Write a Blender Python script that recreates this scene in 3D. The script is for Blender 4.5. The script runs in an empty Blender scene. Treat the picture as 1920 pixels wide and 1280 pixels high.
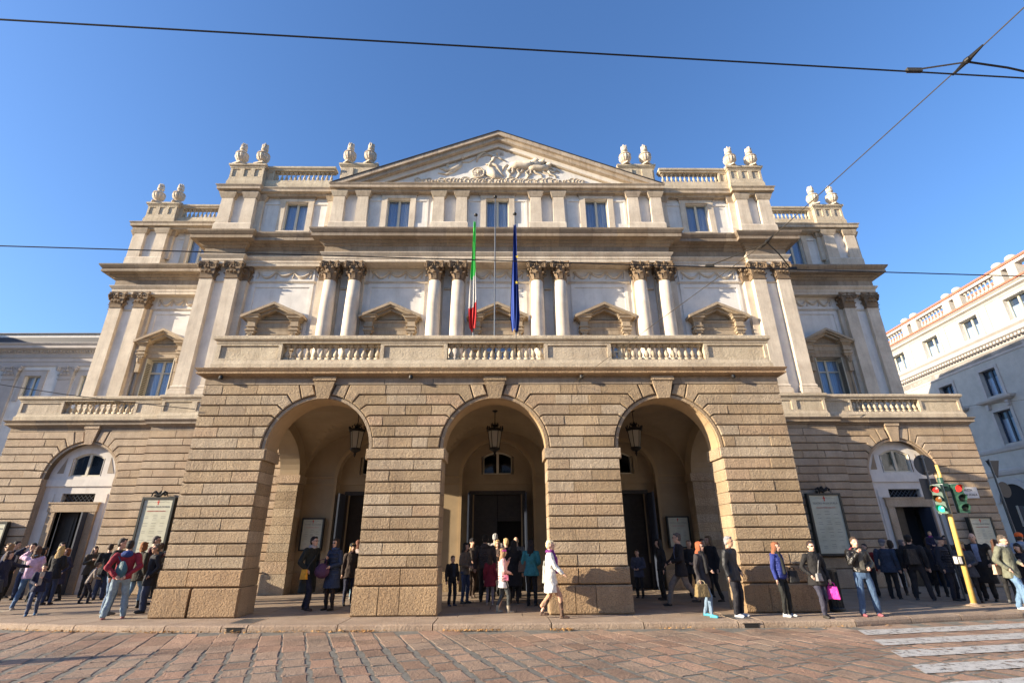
import bpy, math, random
from mathutils import Vector, Matrix, noise
R = math.radians
S = bpy.context.scene
COL = S.collection
# ---------------------------------------------------------------- camera
cam_d = bpy.data.cameras.new("camera"); cam = bpy.data.objects.new("camera", cam_d); COL.objects.link(cam)
S.camera = cam
TH, RO, PS = R(21.798), R(-0.4213), R(0.9728)
Fv = Vector((math.sin(PS)*math.cos(TH), math.cos(PS)*math.cos(TH), math.sin(TH)))
R0 = Vector((math.cos(PS), -math.sin(PS), 0)); U0 = R0.cross(Fv)
Rv = math.cos(RO)*R0 + math.sin(RO)*U0; Uv = -math.sin(RO)*R0 + math.cos(RO)*U0
cam.matrix_world = Matrix(((Rv.x, Uv.x, -Fv.x, 0.30), (Rv.y, Uv.y, -Fv.y, 0.0), (Rv.z, Uv.z, -Fv.z, 1.69), (0, 0, 0, 1)))
cam_d.sensor_width = 36.0; cam_d.lens = 937.2/1920*36; cam_d.clip_end = 3000; cam_d.clip_start = 0.05
S.render.resolution_x = 1024; S.render.resolution_y = 682
# ---------------------------------------------------------------- light
SUN_AZ, SUN_EL = R(75.0), R(16.5)        # light travels towards +X, slightly towards +Y
trav = Vector((math.sin(SUN_AZ)*math.cos(SUN_EL), math.cos(SUN_AZ)*math.cos(SUN_EL), -math.sin(SUN_EL)))
W = bpy.data.worlds.new("World"); S.world = W; W.use_nodes = True
nt = W.node_tree; bg = nt.nodes["Background"]
sky = nt.nodes.new("ShaderNodeTexSky"); sky.sky_type = 'NISHITA'; sky.sun_disc = False
sky.sun_elevation = SUN_EL; sky.sun_rotation = math.atan2(-trav.x, -trav.y)
sky.altitude = 100; sky.air_density = 1.4; sky.dust_density = 1.2; sky.ozone_density = 6.0
tint = nt.nodes.new("ShaderNodeMix"); tint.data_type = 'RGBA'; tint.blend_type = 'MULTIPLY'; tint.inputs[0].default_value = 1
tint.inputs[7].default_value = (1.05, 1.09, 1.25, 1)          # cool white balance, the same over the whole sky
nt.links.new(sky.outputs[0], tint.inputs[6]); nt.links.new(tint.outputs[2], bg.inputs[0]); bg.inputs[1].default_value = 0.094
sd = bpy.data.lights.new("sun", 'SUN'); sd.energy = 5.0; sd.angle = R(0.53); sd.color = (1.0, 0.85, 0.64)
sun = bpy.data.objects.new("sun", sd); COL.objects.link(sun); sun.rotation_euler = trav.to_track_quat('-Z', 'Y').to_euler()
sun.location = (-30, -10, 30)
S.view_settings.view_transform = 'Standard'; S.view_settings.look = 'None'
S.view_settings.gamma = 1; S.view_settings.use_curve_mapping = False; S.view_settings.exposure = 1.28
S.render.engine = 'CYCLES'
try:
    S.cycles.max_bounces = 6; S.cycles.diffuse_bounces = 4; S.cycles.transparent_max_bounces = 6
except Exception: pass

rnd = random.Random(11)
# ---------------------------------------------------------------- materials
def srgb(r, g, b):
    f = lambda c: (c/255/12.92) if c/255 <= .04045 else ((c/255+.055)/1.055)**2.4
    return (f(r), f(g), f(b), 1)
def lin(r, g, b): return (r, g, b, 1)
class Mat:
    def __init__(s, name):
        s.m = bpy.data.materials.new(name); s.m.use_nodes = True; s.t = s.m.node_tree
        s.b = s.t.nodes["Principled BSDF"]; s.out = s.t.nodes["Material Output"]
    def n(s, typ, **kw):
        q = s.t.nodes.new(typ)
        for k, v in kw.items(): setattr(q, k, v)
        return q
    def l(s, a, b): s.t.links.new(a, b)
    def coord(s):
        g = s.n("ShaderNodeNewGeometry"); return g.outputs["Position"]
    def noise(s, scale, detail=4, rough=.6, vec=None, stretch=None):
        q = s.n("ShaderNodeTexNoise"); q.inputs["Scale"].default_value = scale
        q.inputs["Detail"].default_value = detail; q.inputs["Roughness"].default_value = rough
        v = vec or s.coord()
        if stretch:
            mp = s.n("ShaderNodeMapping"); mp.inputs["Scale"].default_value = stretch; s.l(v, mp.inputs[0]); v = mp.outputs[0]
        s.l(v, q.inputs["Vector"]); return q.outputs["Fac"]
    def ramp(s, fac, stops):
        q = s.n("ShaderNodeValToRGB"); e = q.color_ramp.elements
        e[0].position, e[0].color = stops[0]; e[1].position, e[1].color = stops[-1]
        for p, c in stops[1:-1]:
            x = e.new(p); x.color = c
        s.l(fac, q.inputs[0]); return q.outputs[0]
    def mix(s, fac, a, b, mode='MIX'):
        q = s.n("ShaderNodeMix", data_type='RGBA', blend_type=mode)
        for sock, v in ((q.inputs[0], fac), (q.inputs[6], a), (q.inputs[7], b)):
            if hasattr(v, 'is_linked') or hasattr(v, 'links'): s.l(v, sock)
            else: sock.default_value = v
        return q.outputs[2]
    def bump(s, h, strength=.5, dist=.02, prev=None):
        q = s.n("ShaderNodeBump"); q.inputs["Strength"].default_value = strength; q.inputs["Distance"].default_value = dist
        s.l(h, q.inputs["Height"])
        if prev: s.l(prev, q.inputs["Normal"])
        s.l(q.outputs[0], s.b.inputs["Normal"]); return q.outputs[0]
def plain(name, c, rough=.6, metal=0, spec=.5, bumpy=0, var=0):
    m = Mat(name); m.b.inputs["Roughness"].default_value = rough; m.b.inputs["Metallic"].default_value = metal
    m.b.inputs["Specular IOR Level"].default_value = spec
    if var:
        d = tuple(x*(1-var) for x in c[:3])+(1,); e = tuple(min(1, x*(1+var)) for x in c[:3])+(1,)
        m.l(m.ramp(m.noise(9, 5), [(.3, d), (.7, e)]), m.b.inputs["Base Color"])
    else: m.b.inputs["Base Color"].default_value = c
    if bumpy: m.bump(m.noise(60, 4), bumpy, .01)
    return m.m
def granite(name, cols, speck=.45, bscale=22, bstr=.9, bdist=.03, rough=.85, objvar=.8, streak=0):
    m = Mat(name)
    oi = m.n("ShaderNodeObjectInfo")
    base = m.ramp(oi.outputs["Random"], [(i/(len(cols)-1), c) for i, c in enumerate(cols)])
    big = m.ramp(m.noise(1.3, 5), [(.3, lin(.80, .76, .72)), (.7, lin(1.12, 1.1, 1.06))])
    c = m.mix(objvar, cols[len(cols)//2], base)
    c = m.mix(1.0, c, big, 'MULTIPLY')
    sp = m.ramp(m.noise(48, 3, .75), [(.36, lin(.45, .42, .40)), (.5, lin(1, 1, 1)), (.68, lin(1.35, 1.32, 1.28))])
    c = m.mix(speck, c, sp, 'MULTIPLY')
    st = m.ramp(m.noise(4.5, 6, .7), [(.52, lin(0, 0, 0)), (.72, lin(1, 1, 1))])
    c2 = m.mix(.6, c, lin(.42, .25, .12)); 
    sc = m.n("ShaderNodeMath", operation='MULTIPLY'); m.l(st, sc.inputs[0]); sc.inputs[1].default_value = .35
    c = m.mix(sc.outputs[0], c, c2)
    if streak:
        k = m.ramp(m.noise(1, 6, .75, stretch=(5, 5, .5)), [(.48, lin(0, 0, 0)), (.75, lin(1, 1, 1))])
        s2 = m.n("ShaderNodeMath", operation='MULTIPLY'); m.l(k, s2.inputs[0]); s2.inputs[1].default_value = streak
        c = m.mix(s2.outputs[0], c, lin(.16, .12, .085))
    m.l(c, m.b.inputs["Base Color"]); m.b.inputs["Roughness"].default_value = rough
    b0 = m.bump(m.noise(bscale*.7, 4, .65), bstr*.8, bdist*1.2)
    b1 = m.bump(m.noise(bscale, 4, .65), bstr, bdist, b0)
    m.bump(m.noise(75, 3, .6), bstr*.5, .012, b1)
    return m.m
M = {}
M['stone'] = granite('rough_tan_granite', [lin(.32,.24,.15), lin(.40,.305,.20), lin(.47,.37,.25), lin(.36,.28,.195), lin(.45,.375,.28), lin(.33,.25,.155), lin(.46,.34,.235)], objvar=1.0, bstr=.9, bdist=.035, speck=.75, streak=.5)
M['plinth'] = granite('ochre_stained_granite', [lin(.37,.25,.14), lin(.42,.30,.18), lin(.34,.235,.14), lin(.41,.28,.165)], objvar=1.0, bstr=1.0, bdist=.04, speck=.8, streak=.5)
M['stone_core'] = granite('granite_joint', [lin(.13,.10,.07), lin(.16,.125,.085), lin(.15,.115,.08)])
M['wing_stone'] = granite('wing_granite', [lin(.38,.29,.20), lin(.46,.35,.245), lin(.43,.345,.255), lin(.48,.385,.28), lin(.40,.30,.195)], bstr=.7, bdist=.025, objvar=1.0, speck=.55, streak=.35)
M['trim'] = granite('brown_cornice_stone', [lin(.25,.205,.155), lin(.36,.30,.23), lin(.28,.235,.19), lin(.34,.27,.19), lin(.22,.185,.15), lin(.38,.32,.25)], bstr=.45, bdist=.018, speck=.5, streak=.9, objvar=1.0)
M['trim2'] = granite('beige_cornice_stone', [lin(.42,.35,.27), lin(.52,.45,.35), lin(.46,.39,.31), lin(.49,.41,.30)], bstr=.35, bdist=.015, speck=.45, streak=.8, objvar=1.0)
M['pale'] = granite('pale_limestone', [lin(.60,.53,.43), lin(.64,.57,.47), lin(.62,.55,.45)], bstr=.25, bdist=.012, speck=.35, streak=.40)
M['rail'] = granite('balcony_limestone', [lin(.50,.43,.32), lin(.56,.49,.37), lin(.53,.46,.36)], bstr=.6, bdist=.03, speck=.5, streak=.55)
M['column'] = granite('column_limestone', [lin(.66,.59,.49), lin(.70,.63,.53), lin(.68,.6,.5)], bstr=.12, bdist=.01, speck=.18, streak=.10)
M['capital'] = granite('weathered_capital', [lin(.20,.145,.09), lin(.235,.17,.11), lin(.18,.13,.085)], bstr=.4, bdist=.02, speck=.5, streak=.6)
M['aedic'] = granite('ochre_window_stone', [lin(.36,.29,.205), lin(.42,.345,.25), lin(.38,.31,.225)], bstr=.35, bdist=.014, speck=.5, streak=.7)
M['urn'] = granite('urn_stone', [lin(.56,.49,.40), lin(.60,.53,.44), lin(.58,.5,.41)], bstr=.3, bdist=.015, speck=.3, streak=.3)
def stucco(name, c, dirty=.38):
    m = Mat(name)
    d = tuple(x*.82 for x in c[:3])+(1,)
    col = m.ramp(m.noise(1.6, 6, .65), [(.3, d), (.62, c)])
    k = m.ramp(m.noise(1, 6, .7, stretch=(4, 4, .5)), [(.5, lin(0, 0, 0)), (.8, lin(1, 1, 1))])
    s2 = m.n("ShaderNodeMath", operation='MULTIPLY'); m.l(k, s2.inputs[0]); s2.inputs[1].default_value = dirty
    col = m.mix(s2.outputs[0], col, lin(.38, .33, .27))
    m.l(col, m.b.inputs["Base Color"]); m.b.inputs["Roughness"].default_value = .9
    m.bump(m.noise(30, 5), .18, .01)
    return m.m
M['white'] = stucco('white_stucco', lin(.74, .71, .66))
M['niche'] = stucco('niche_stucco', lin(.72, .67, .60))
M['tan'] = stucco('tan_plaster', lin(.36, .27, .165), .2)
M['tanrib'] = stucco('tan_plaster_rib', lin(.42, .30, .17), .1)
M['grey'] = stucco('grey_stucco', lin(.80, .77, .72))
M['bwhite'] = stucco('building_white_stucco', lin(.50, .475, .43), .25)
M['btrim'] = stucco('building_trim', lin(.50, .46, .43), .2)
M['red'] = plain('red_copper_flashing', lin(.45, .15, .09), .6, var=.2)
M['darkroof'] = plain('dark_roof', lin(.035, .035, .045), .6, var=.2)
M['frame'] = plain('cream_window_frame', lin(.55, .50, .38), .5)
M['curtain'] = plain('white_curtain', lin(.68, .69, .74), .9)
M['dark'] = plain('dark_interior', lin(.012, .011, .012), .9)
M['wood'] = plain('dark_wood_door', lin(.035, .028, .022), .45, var=.3)
M['bluedoor'] = plain('blue_grey_door', lin(.035, .045, .07), .5)
M['iron'] = plain('black_iron', lin(.015, .014, .013), .45, .3)
M['board'] = plain('board_frame', lin(.03, .032, .028), .4)
M['rubber'] = plain('black_rubber_cable', lin(.006, .006, .007), .55)
M['cable'] = plain('steel_cable', lin(.10, .085, .06), .5, .6)
M['steel'] = plain('grey_steel', lin(.16, .17, .18), .4, .6)
M['silver'] = plain('light_grey_housing', lin(.42, .44, .46), .5)
M['yellow'] = plain('yellow_painted_pole', lin(.66, .45, .13), .45, var=.12)
M['sgreen'] = plain('green_signal_housing', lin(.03, .085, .06), .45, var=.3)
M['signback'] = plain('dark_sign_back', lin(.045, .05, .055), .5)
M['bin'] = plain('litter_bin_iron', lin(.03, .03, .028), .5, .2)
M['lamp'] = plain('lantern_glass', lin(.42, .38, .30), .3)
M['marble'] = plain('marble_plate', lin(.68, .66, .63), .4, var=.06)
M['ink'] = plain('printing_ink', lin(.03, .03, .03), .7)
M['inkgrey'] = plain('grey_print', lin(.22, .21, .18), .7)
M['redink'] = plain('red_print', lin(.55, .05, .03), .7)
M['leaf'] = plain('dry_leaf', lin(.45, .25, .09), .8, var=.4)
M['plant'] = plain('terrace_plant', lin(.07, .11, .035), .8, var=.4)
def glass(name, c, rough=.04, off=.05):
    m = Mat(name); t = m.t
    gl = m.n("ShaderNodeBsdfGlossy"); gl.inputs["Roughness"].default_value = rough; gl.inputs["Color"].default_value = c
    tr = m.n("ShaderNodeBsdfTransparent"); tr.inputs["Color"].default_value = (.8, .85, .9, 1)
    mx = m.n("ShaderNodeMixShader"); lw = m.n("ShaderNodeLayerWeight"); lw.inputs[0].default_value = .10
    ad = m.n("ShaderNodeMath", operation='ADD'); ad.inputs[1].default_value = off; m.l(lw.outputs["Fresnel"], ad.inputs[0])
    m.l(ad.outputs[0], mx.inputs[0]); m.l(tr.outputs[0], mx.inputs[1]); m.l(gl.outputs[0], mx.inputs[2])
    m.l(mx.outputs[0], m.out.inputs[0]); return m.m
M['glass'] = glass('window_glass', (.75, .85, 1, 1))
M['posterglass'] = glass('poster_glass', (.8, .85, .9, 1), .02, .03)
def poster():
    m = Mat('poster_paper'); m.l(m.ramp(m.noise(3, 3), [(.3, lin(.50, .49, .36)), (.7, lin(.60, .59, .46))]), m.b.inputs["Base Color"])
    m.b.inputs["Roughness"].default_value = .5; m.b.inputs["Coat Weight"].default_value = .8; m.b.inputs["Coat Roughness"].default_value = .03; return m.m
M['paper'] = poster()
def paver():
    m = Mat('reddish_granite_sett'); oi = m.n("ShaderNodeObjectInfo")
    g = m.n("ShaderNodeNewGeometry")
    rr = m.n("ShaderNodeMath", operation='ADD'); m.l(oi.outputs["Random"], rr.inputs[0]); m.l(g.outputs["Random Per Island"], rr.inputs[1])
    fr = m.n("ShaderNodeMath", operation='FRACT'); m.l(rr.outputs[0], fr.inputs[0])
    base = m.ramp(fr.outputs[0], [(0, lin(.25,.17,.12)), (.2, lin(.37,.235,.165)), (.4, lin(.31,.235,.175)), (.6, lin(.42,.28,.20)), (.8, lin(.28,.19,.135)), (1, lin(.36,.27,.2))])
    sp = m.ramp(m.noise(55, 3, .75), [(.33, lin(.6, .52, .5)), (.5, lin(1, 1, 1)), (.7, lin(1.35, 1.3, 1.25))])
    c = m.mix(.7, base, sp, 'MULTIPLY')
    big = m.ramp(m.noise(.7, 6, .65), [(.32, lin(.62, .64, .66)), (.5, lin(.95, .94, .93)), (.72, lin(1.15, 1.12, 1.08))])
    c = m.mix(1, c, big, 'MULTIPLY')
    m.l(c, m.b.inputs["Base Color"]); m.b.inputs["Roughness"].default_value = .62
    b = m.bump(m.noise(24, 5, .7), .9, .03); m.bump(m.noise(5, 3), .5, .05, b)
    return m.m
M['paver'] = paver()
M['grout'] = plain('grey_mortar', lin(.165, .155, .13), .9, bumpy=.6, var=.3)
M['kerb'] = granite('kerb_granite', [lin(.33,.25,.19), lin(.37,.29,.22), lin(.35,.27,.205)], bstr=.8, bdist=.02, speck=.6, objvar=1)
M['slab'] = granite('sidewalk_granite', [lin(.30,.235,.18), lin(.34,.27,.205), lin(.31,.25,.2)], bstr=.25, bdist=.008, speck=.45, rough=.6, objvar=1)
def paint():
    m = Mat('worn_white_road_paint')
    m.l(m.ramp(m.noise(6, 4), [(.3, lin(.42, .41, .38)), (.7, lin(.55, .54, .51))]), m.b.inputs["Base Color"])
    m.b.inputs["Roughness"].default_value = .7
    f = m.ramp(m.noise(7, 8, .8), [(.40, lin(0, 0, 0)), (.47, lin(1, 1, 1))])
    m.l(f, m.b.inputs["Alpha"]); m.bump(m.noise(28, 5, .7), .6, .02); return m.m
M['paint'] = paint()
def emis(name, c, s, base=(.1, .1, .1, 1)):
    m = Mat(name); m.b.inputs["Base Color"].default_value = base; m.b.inputs["Emission Color"].default_value = c
    m.b.inputs["Emission Strength"].default_value = s; m.b.inputs["Roughness"].default_value = .25; return m.m
M['redlit'] = emis('lit_red_lens', (1, .03, .02, 1), .9, (.4, .02, .02, 1))
M['redlens'] = plain('red_lens', lin(.45, .03, .03), .2)
M['amberlens'] = plain('amber_lens', lin(.16, .06, .015), .2)
M['greenlit'] = emis('lit_green_lens', (.02, .8, .35, 1), .8, (.03, .3, .18, 1))
M['darklens'] = plain('dark_lens', lin(.02, .03, .025), .2)
M['flaggreen'] = plain('flag_green', lin(.12, .80, .16), .8)
M['flagwhite'] = plain('flag_white', lin(.75, .72, .66), .8)
M['flagred'] = plain('flag_red', lin(.62, .03, .03), .8)
M['flagblue'] = plain('flag_blue', lin(.012, .045, .26), .8)
M['gold'] = plain('flag_gold', lin(.8, .6, .05), .7)
_cl = {}
def cloth(c, rough=.85):
    k = (tuple(round(x, 3) for x in c), rough)
    if k not in _cl:
        m = Mat('cloth'); c4 = tuple(c)+(1,)
        d = tuple(x*.75 for x in c)+(1,); e = tuple(min(1, x*1.2) for x in c)+(1,)
        m.l(m.ramp(m.noise(14, 4), [(.3, d), (.7, e)]), m.b.inputs["Base Color"]); m.b.inputs["Roughness"].default_value = rough
        bb = m.bump(m.noise(7, 5, .6, stretch=(1, 1, .45)), .9, .07); m.bump(m.noise(30, 3), .35, .02, bb); _cl[k] = m.m
    return _cl[k]

# ---------------------------------------------------------------- mesh builder
class MB:
    def __init__(s): s.v = []; s.f = []; s.mi = []
    def add(s, vs, fs, mi=0):
        o = len(s.v); s.v += [tuple(v) for v in vs]; s.f += [tuple(i+o for i in f) for f in fs]; s.mi += [mi]*len(fs)
    def box(s, x0, x1, y0, y1, z0, z1, mi=0):
        if x0 > x1: x0, x1 = x1, x0
        if y0 > y1: y0, y1 = y1, y0
        v = [(x0,y0,z0),(x1,y0,z0),(x1,y1,z0),(x0,y1,z0),(x0,y0,z1),(x1,y0,z1),(x1,y1,z1),(x0,y1,z1)]
        s.add(v, [(0,3,2,1),(4,5,6,7),(0,1,5,4),(1,2,6,5),(2,3,7,6),(3,0,4,7)], mi)
    def frus(s, b, t, z0, z1, mi=0):            # b, t: (x0,x1,y0,y1) rectangles at z0 and z1
        v = []
        for (x0, x1, y0, y1), z in ((b, z0), (t, z1)): v += [(x0,y0,z),(x1,y0,z),(x1,y1,z),(x0,y1,z)]
        s.add(v, [(0,3,2,1),(4,5,6,7),(0,1,5,4),(1,2,6,5),(2,3,7,6),(3,0,4,7)], mi)
    def prof(s, x0, x1, yf, pts, yb, ends=True, mi=0):
        """moulding: profile pts=[(proj,z)...] bottom to top on a face at y=yf, from x0 to x1; returns mitred at both ends; body back to yb"""
        a, b = [], []
        for p, z in pts:
            e = p if ends is True else 0
            el = p if ends in (True, 'L') else 0; er = p if ends in (True, 'R') else 0
            a.append(((x0-el, yf-p, z), (x1+er, yf-p, z), (x1+er, yb, z), (x0-el, yb, z)))
        v = [q for r in a for q in r]; f = []
        for i in range(len(a)-1):
            k = i*4
            for j in range(4):
                n = (j+1) % 4; f.append((k+j, k+n, k+4+n, k+4+j))
        f.append((3,2,1,0)); k = (len(a)-1)*4; f.append((k,k+1,k+2,k+3))
        s.add(v, f, mi)
    def ext(s, poly, y0, y1, mi=0):             # poly in (x,z), extruded y0..y1
        n = len(poly); v = [(x, y0, z) for x, z in poly]+[(x, y1, z) for x, z in poly]
        f = [tuple(range(n)), tuple(range(2*n-1, n-1, -1))]
        for i in range(n):
            j = (i+1) % n; f.append((j, i, n+i, n+j))
        s.add(v, f, mi)
    def lathe(s, prof, c=(0,0,0), n=16, mi=0, flute=0, fr=None, sq=1):
        v = []; f = []
        for k, (r, z) in enumerate(prof):
            for i in range(n):
                a = 2*math.pi*i/n; rr = r
                if flute and fr and fr[0] <= k <= fr[1] and i % 2: rr = r*(1-flute)
                v.append((c[0]+rr*math.cos(a), c[1]+rr*math.sin(a)*sq, c[2]+z))
        for k in range(len(prof)-1):
            for i in range(n):
                j = (i+1) % n; f.append((k*n+i, k*n+j, (k+1)*n+j, (k+1)*n+i))
        f.append(tuple(range(n-1, -1, -1))); k = (len(prof)-1)*n; f.append(tuple(range(k, k+n)))
        s.add(v, f, mi)
    def tube(s, pts, r, n=8, mi=0, cap=True):
        pts = [Vector(p) for p in pts]; rs = r if isinstance(r, (list, tuple)) else [r]*len(pts)
        v = []; f = []
        for i, p in enumerate(pts):
            d = (pts[min(i+1, len(pts)-1)]-pts[max(i-1, 0)]).normalized()
            up = Vector((0,0,1)) if abs(d.z) < .9 else Vector((0,1,0))
            a = d.cross(up).normalized(); b = a.cross(d)
            for k in range(n):
                t = 2*math.pi*k/n; q = p+(a*math.cos(t)+b*math.sin(t))*rs[i]; v.append(tuple(q))
        for i in range(len(pts)-1):
            for k in range(n):
                j = (k+1) % n; f.append((i*n+k, i*n+j, (i+1)*n+j, (i+1)*n+k))
        if cap: f.append(tuple(range(n-1, -1, -1))); k = (len(pts)-1)*n; f.append(tuple(range(k, k+n)))
        s.add(v, f, mi)
    def ell(s, c, r, n=12, m=8, mi=0, rot=None):
        v = []; f = []
        for i in range(m+1):
            ph = math.pi*i/m
            for k in range(n):
                t = 2*math.pi*k/n; q = Vector((r[0]*math.sin(ph)*math.cos(t), r[1]*math.sin(ph)*math.sin(t), r[2]*math.cos(ph)))
                if rot: q = rot @ q
                v.append((c[0]+q.x, c[1]+q.y, c[2]+q.z))
        for i in range(m):
            for k in range(n):
                j = (k+1) % n; f.append((i*n+k, (i+1)*n+k, (i+1)*n+j, i*n+j))
        s.add(v, f, mi)
    def mesh(s, name, mats, smooth=False):
        me = bpy.data.meshes.new(name); me.from_pydata(s.v, [], s.f)
        for m in (mats if isinstance(mats, (list, tuple)) else [mats]): me.materials.append(m)
        if any(s.mi): me.polygons.foreach_set('material_index', s.mi)
        if smooth: me.polygons.foreach_set('use_smooth', [True]*len(s.f))
        me.validate(); me.update(); return me
ROOTLOC = {}
def link(name, me, parent=None, loc=None, rot=None, scale=None):
    o = bpy.data.objects.new(name, me); COL.objects.link(o)
    if loc: o.location = loc
    if rot: o.rotation_euler = rot
    if scale: o.scale = scale
    if parent:
        o.parent = parent
        if parent.name in ROOTLOC: o.matrix_parent_inverse = ROOTLOC[parent.name]
    return o
def P(name, mb, mat, parent=None, smooth=False, loc=None, rot=None):
    return link(name, mb.mesh(name, mat, smooth), parent, loc, rot)
def thing(name, label, cat, loc=(0,0,0), group=None, world_children=True, rz=0):
    o = bpy.data.objects.new(name, None); COL.objects.link(o); o.location = loc; o.rotation_euler = (0,0,rz)
    o.empty_display_size = .2; o['label'] = label; o['category'] = cat
    if group: o['group'] = group
    if world_children: ROOTLOC[o.name] = Matrix.Translation(-Vector(loc))
    return o
def tag(o, label=None, cat=None, group=None, kind=None):
    if label: o['label'] = label
    if cat: o['category'] = cat
    if group: o['group'] = group
    if kind: o['kind'] = kind
    return o
# ================================================================ the opera house
H = thing('opera_house', 'pale neoclassical theatre with three-arched rusticated portico, columns and pediment', 'theatre', (0, 20.5, 0))
ZC = [5.95, 5.645, 5.34, 5.034, 4.73, 4.424, 4.115, 3.81, 3.512, 3.21, 2.908, 2.61, 2.31, 2.0, 1.69, 1.385, 1.086]
ZB, ZP = 1.086, .669

def inset(poly, d):
    n = len(poly); area = sum(poly[i][0]*poly[(i+1)%n][1]-poly[(i+1)%n][0]*poly[i][1] for i in range(n))
    sg = 1 if area > 0 else -1; out = []
    for i in range(n):
        p0, p1, p2 = Vector(poly[i-1]), Vector(poly[i]), Vector(poly[(i+1) % n])
        a = (p1-p0); b = (p2-p1)
        if a.length < 1e-6 or b.length < 1e-6: out.append(tuple(p1)); continue
        a.normalize(); b.normalize()
        na = Vector((-a.y, a.x))*sg; nb = Vector((-b.y, b.x))*sg
        m = na+nb
        if m.length < 1e-4: m = na
        m.normalize(); k = d/max(.35, m.dot(na)); out.append(tuple(p1+m*k))
    return out
def stone(poly, yw, parent, name='stone', mat='stone', dep=.06, ch=.018, gap=.016):
    """one projecting ashlar: outline in (x,z), back at yw"""
    area = sum(poly[i][0]*poly[(i+1)%len(poly)][1]-poly[(i+1)%len(poly)][0]*poly[i][1] for i in range(len(poly)))
    if area < 0: poly = poly[::-1]
    dep += rnd.uniform(-.006, .008)
    a = inset(poly, gap); b = inset(poly, gap+ch); n = len(a)
    for i in range(n):                       # upright joints are tight, bed joints open
        e0 = abs(poly[i][0]-poly[i-1][0]) < 1e-4; e1 = abs(poly[(i+1) % n][0]-poly[i][0]) < 1e-4
        if e0 or e1:
            px = poly[i][0]; sx = 1 if a[i][0] > px else -1
            a[i] = (px+sx*.003, a[i][1]); b[i] = (px+sx*.010, b[i][1])
    v = [(x, yw, z) for x, z in a]+[(x, yw-dep+ch, z) for x, z in a]+[(x, yw-dep+rnd.uniform(-.004, .004), z) for x, z in b]
    f = [tuple(range(2*n, 3*n))]
    for i in range(n):
        j = (i+1) % n; f.append((i, j, n+j, n+i)); f.append((n+i, n+j, 2*n+j, 2*n+i))
    mb = MB(); mb.add(v, f); return P(name, mb, M[mat], parent)
def rect(x0, x1, z0, z1): return [(x0, z0), (x1, z0), (x1, z1), (x0, z1)]
JA = [56.6, 45, 34, 24, 11.7, 0]           # arc angles of the joints under courses 0..5
BX = [1.03, 1.26, 1.38, 1.47, None, None]
def arch_stones(cx, Rs, zs, yw, parent, xl, xr, k=1.0, mat='stone', jx=None):
    """rusticated courses round an arch; xl(k), xr(k): outer x of course k on either side"""
    for sg, xo in ((-1, xl), (1, xr)):
        for c in range(6):
            zt, zb = ZC[c], ZC[c+1]
            a0 = R(JA[c]); a1 = R(JA[c-1]) if c else R(66.8)
            arc = [(Rs*math.cos(a0+(a1-a0)*t/3), zs+Rs*math.sin(a0+(a1-a0)*t/3)) for t in range(4)]
            if c == 5: arc[0] = (Rs, zb)
            bl = BX[c]*k if BX[c] else None; bt = (BX[c-1]*k if BX[c-1] else None) if c else .73*k
            X = abs(xo(c)-cx); splits = sorted([(1.0+.55*((c*37+sg*13+int(cx*7)) % 10)/10)+.75]); 
            s0 = splits[0]
            first = min(X, s0) if X-s0 > .35 else X
            poly = list(arc)
            if bt: poly.append((bt, zt))
            poly += [(first, zt), (first, zb)]
            if bl: poly.append((bl, zb))
            stone([(cx+sg*x, z) for x, z in poly], yw, parent, 'voussoir', mat)
            x = first
            while X-x > .05:
                w = rnd.choice([.75, 1.0, 1.3, 1.6]); nx = X if X-x-w < .45 else x+w
                stone([(cx+sg*p, z) for p, z in rect(x, nx, zb, zt)], yw, parent, 'stone', mat); x = nx
        # upper voussoir beside the keystone
        kt, kb = .36*k, .22*k
        a = [(Rs*math.cos(R(66.8+t*5)), zs+Rs*math.sin(R(66.8+t*5))) for t in range(3)]
        poly = a+[(kb, zs+Rs*.99), (kt-.02, ZC[0]), (.73*k, ZC[0])]
        stone([(cx+sg*x, z) for x, z in poly], yw, parent, 'voussoir', mat)
def keystone(cx, Rs, zs, yw, parent, k=1.0, mat='stone', ztop=6.17):
    mb = MB(); b, t = .165*k, .30*k; zb = zs+Rs-.13
    mb.add([(cx-b, yw-.10, zb), (cx+b, yw-.10, zb), (cx+t, yw-.12, ztop-.12), (cx-t, yw-.12, ztop-.12),
            (cx-b, yw+.02, zb), (cx+b, yw+.02, zb), (cx+t, yw+.02, ztop-.12), (cx-t, yw+.02, ztop-.12)],
           [(0,1,2,3), (0,4,5,1), (1,5,6,2), (2,6,7,3), (3,7,4,0), (4,7,6,5)])
    mb.box(cx-t-.03, cx+t+.03, yw-.15, yw+.02, ztop-.12, ztop)
    P('keystone', mb, M[mat], parent)
def arch_wall(mb, x0, x1, cx, Rr, zs, zt, y0, y1, n=28, mi=0, mi_in=None):
    """solid wall above springing between x0..x1 with a half-round opening"""
    mi_in = mi if mi_in is None else mi_in
    pts = [(cx-Rr*math.cos(math.pi*i/n), zs+Rr*math.sin(math.pi*i/n)) for i in range(n+1)]
    for i in range(n):
        (a, za), (b, zb) = pts[i], pts[i+1]
        mb.add([(a, y0, za), (b, y0, zb), (b, y0, zt), (a, y0, zt)], [(0,1,2,3)], mi)
        mb.add([(a, y1, za), (b, y1, zb), (b, y1, zt), (a, y1, zt)], [(3,2,1,0)], mi)
        mb.add([(a, y0, za), (a, y1, za), (b, y1, zb), (b, y0, zb)], [(0,1,2,3)], mi_in)
    mb.box(x0, cx-Rr, y0, y1, zs, zt, mi); mb.box(cx+Rr, x1, y0, y1, zs, zt, mi)
    mb.add([(x0, y0, zt), (x1, y0, zt), (x1, y1, zt), (x0, y1, zt)], [(0,1,2,3)], mi)

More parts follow.
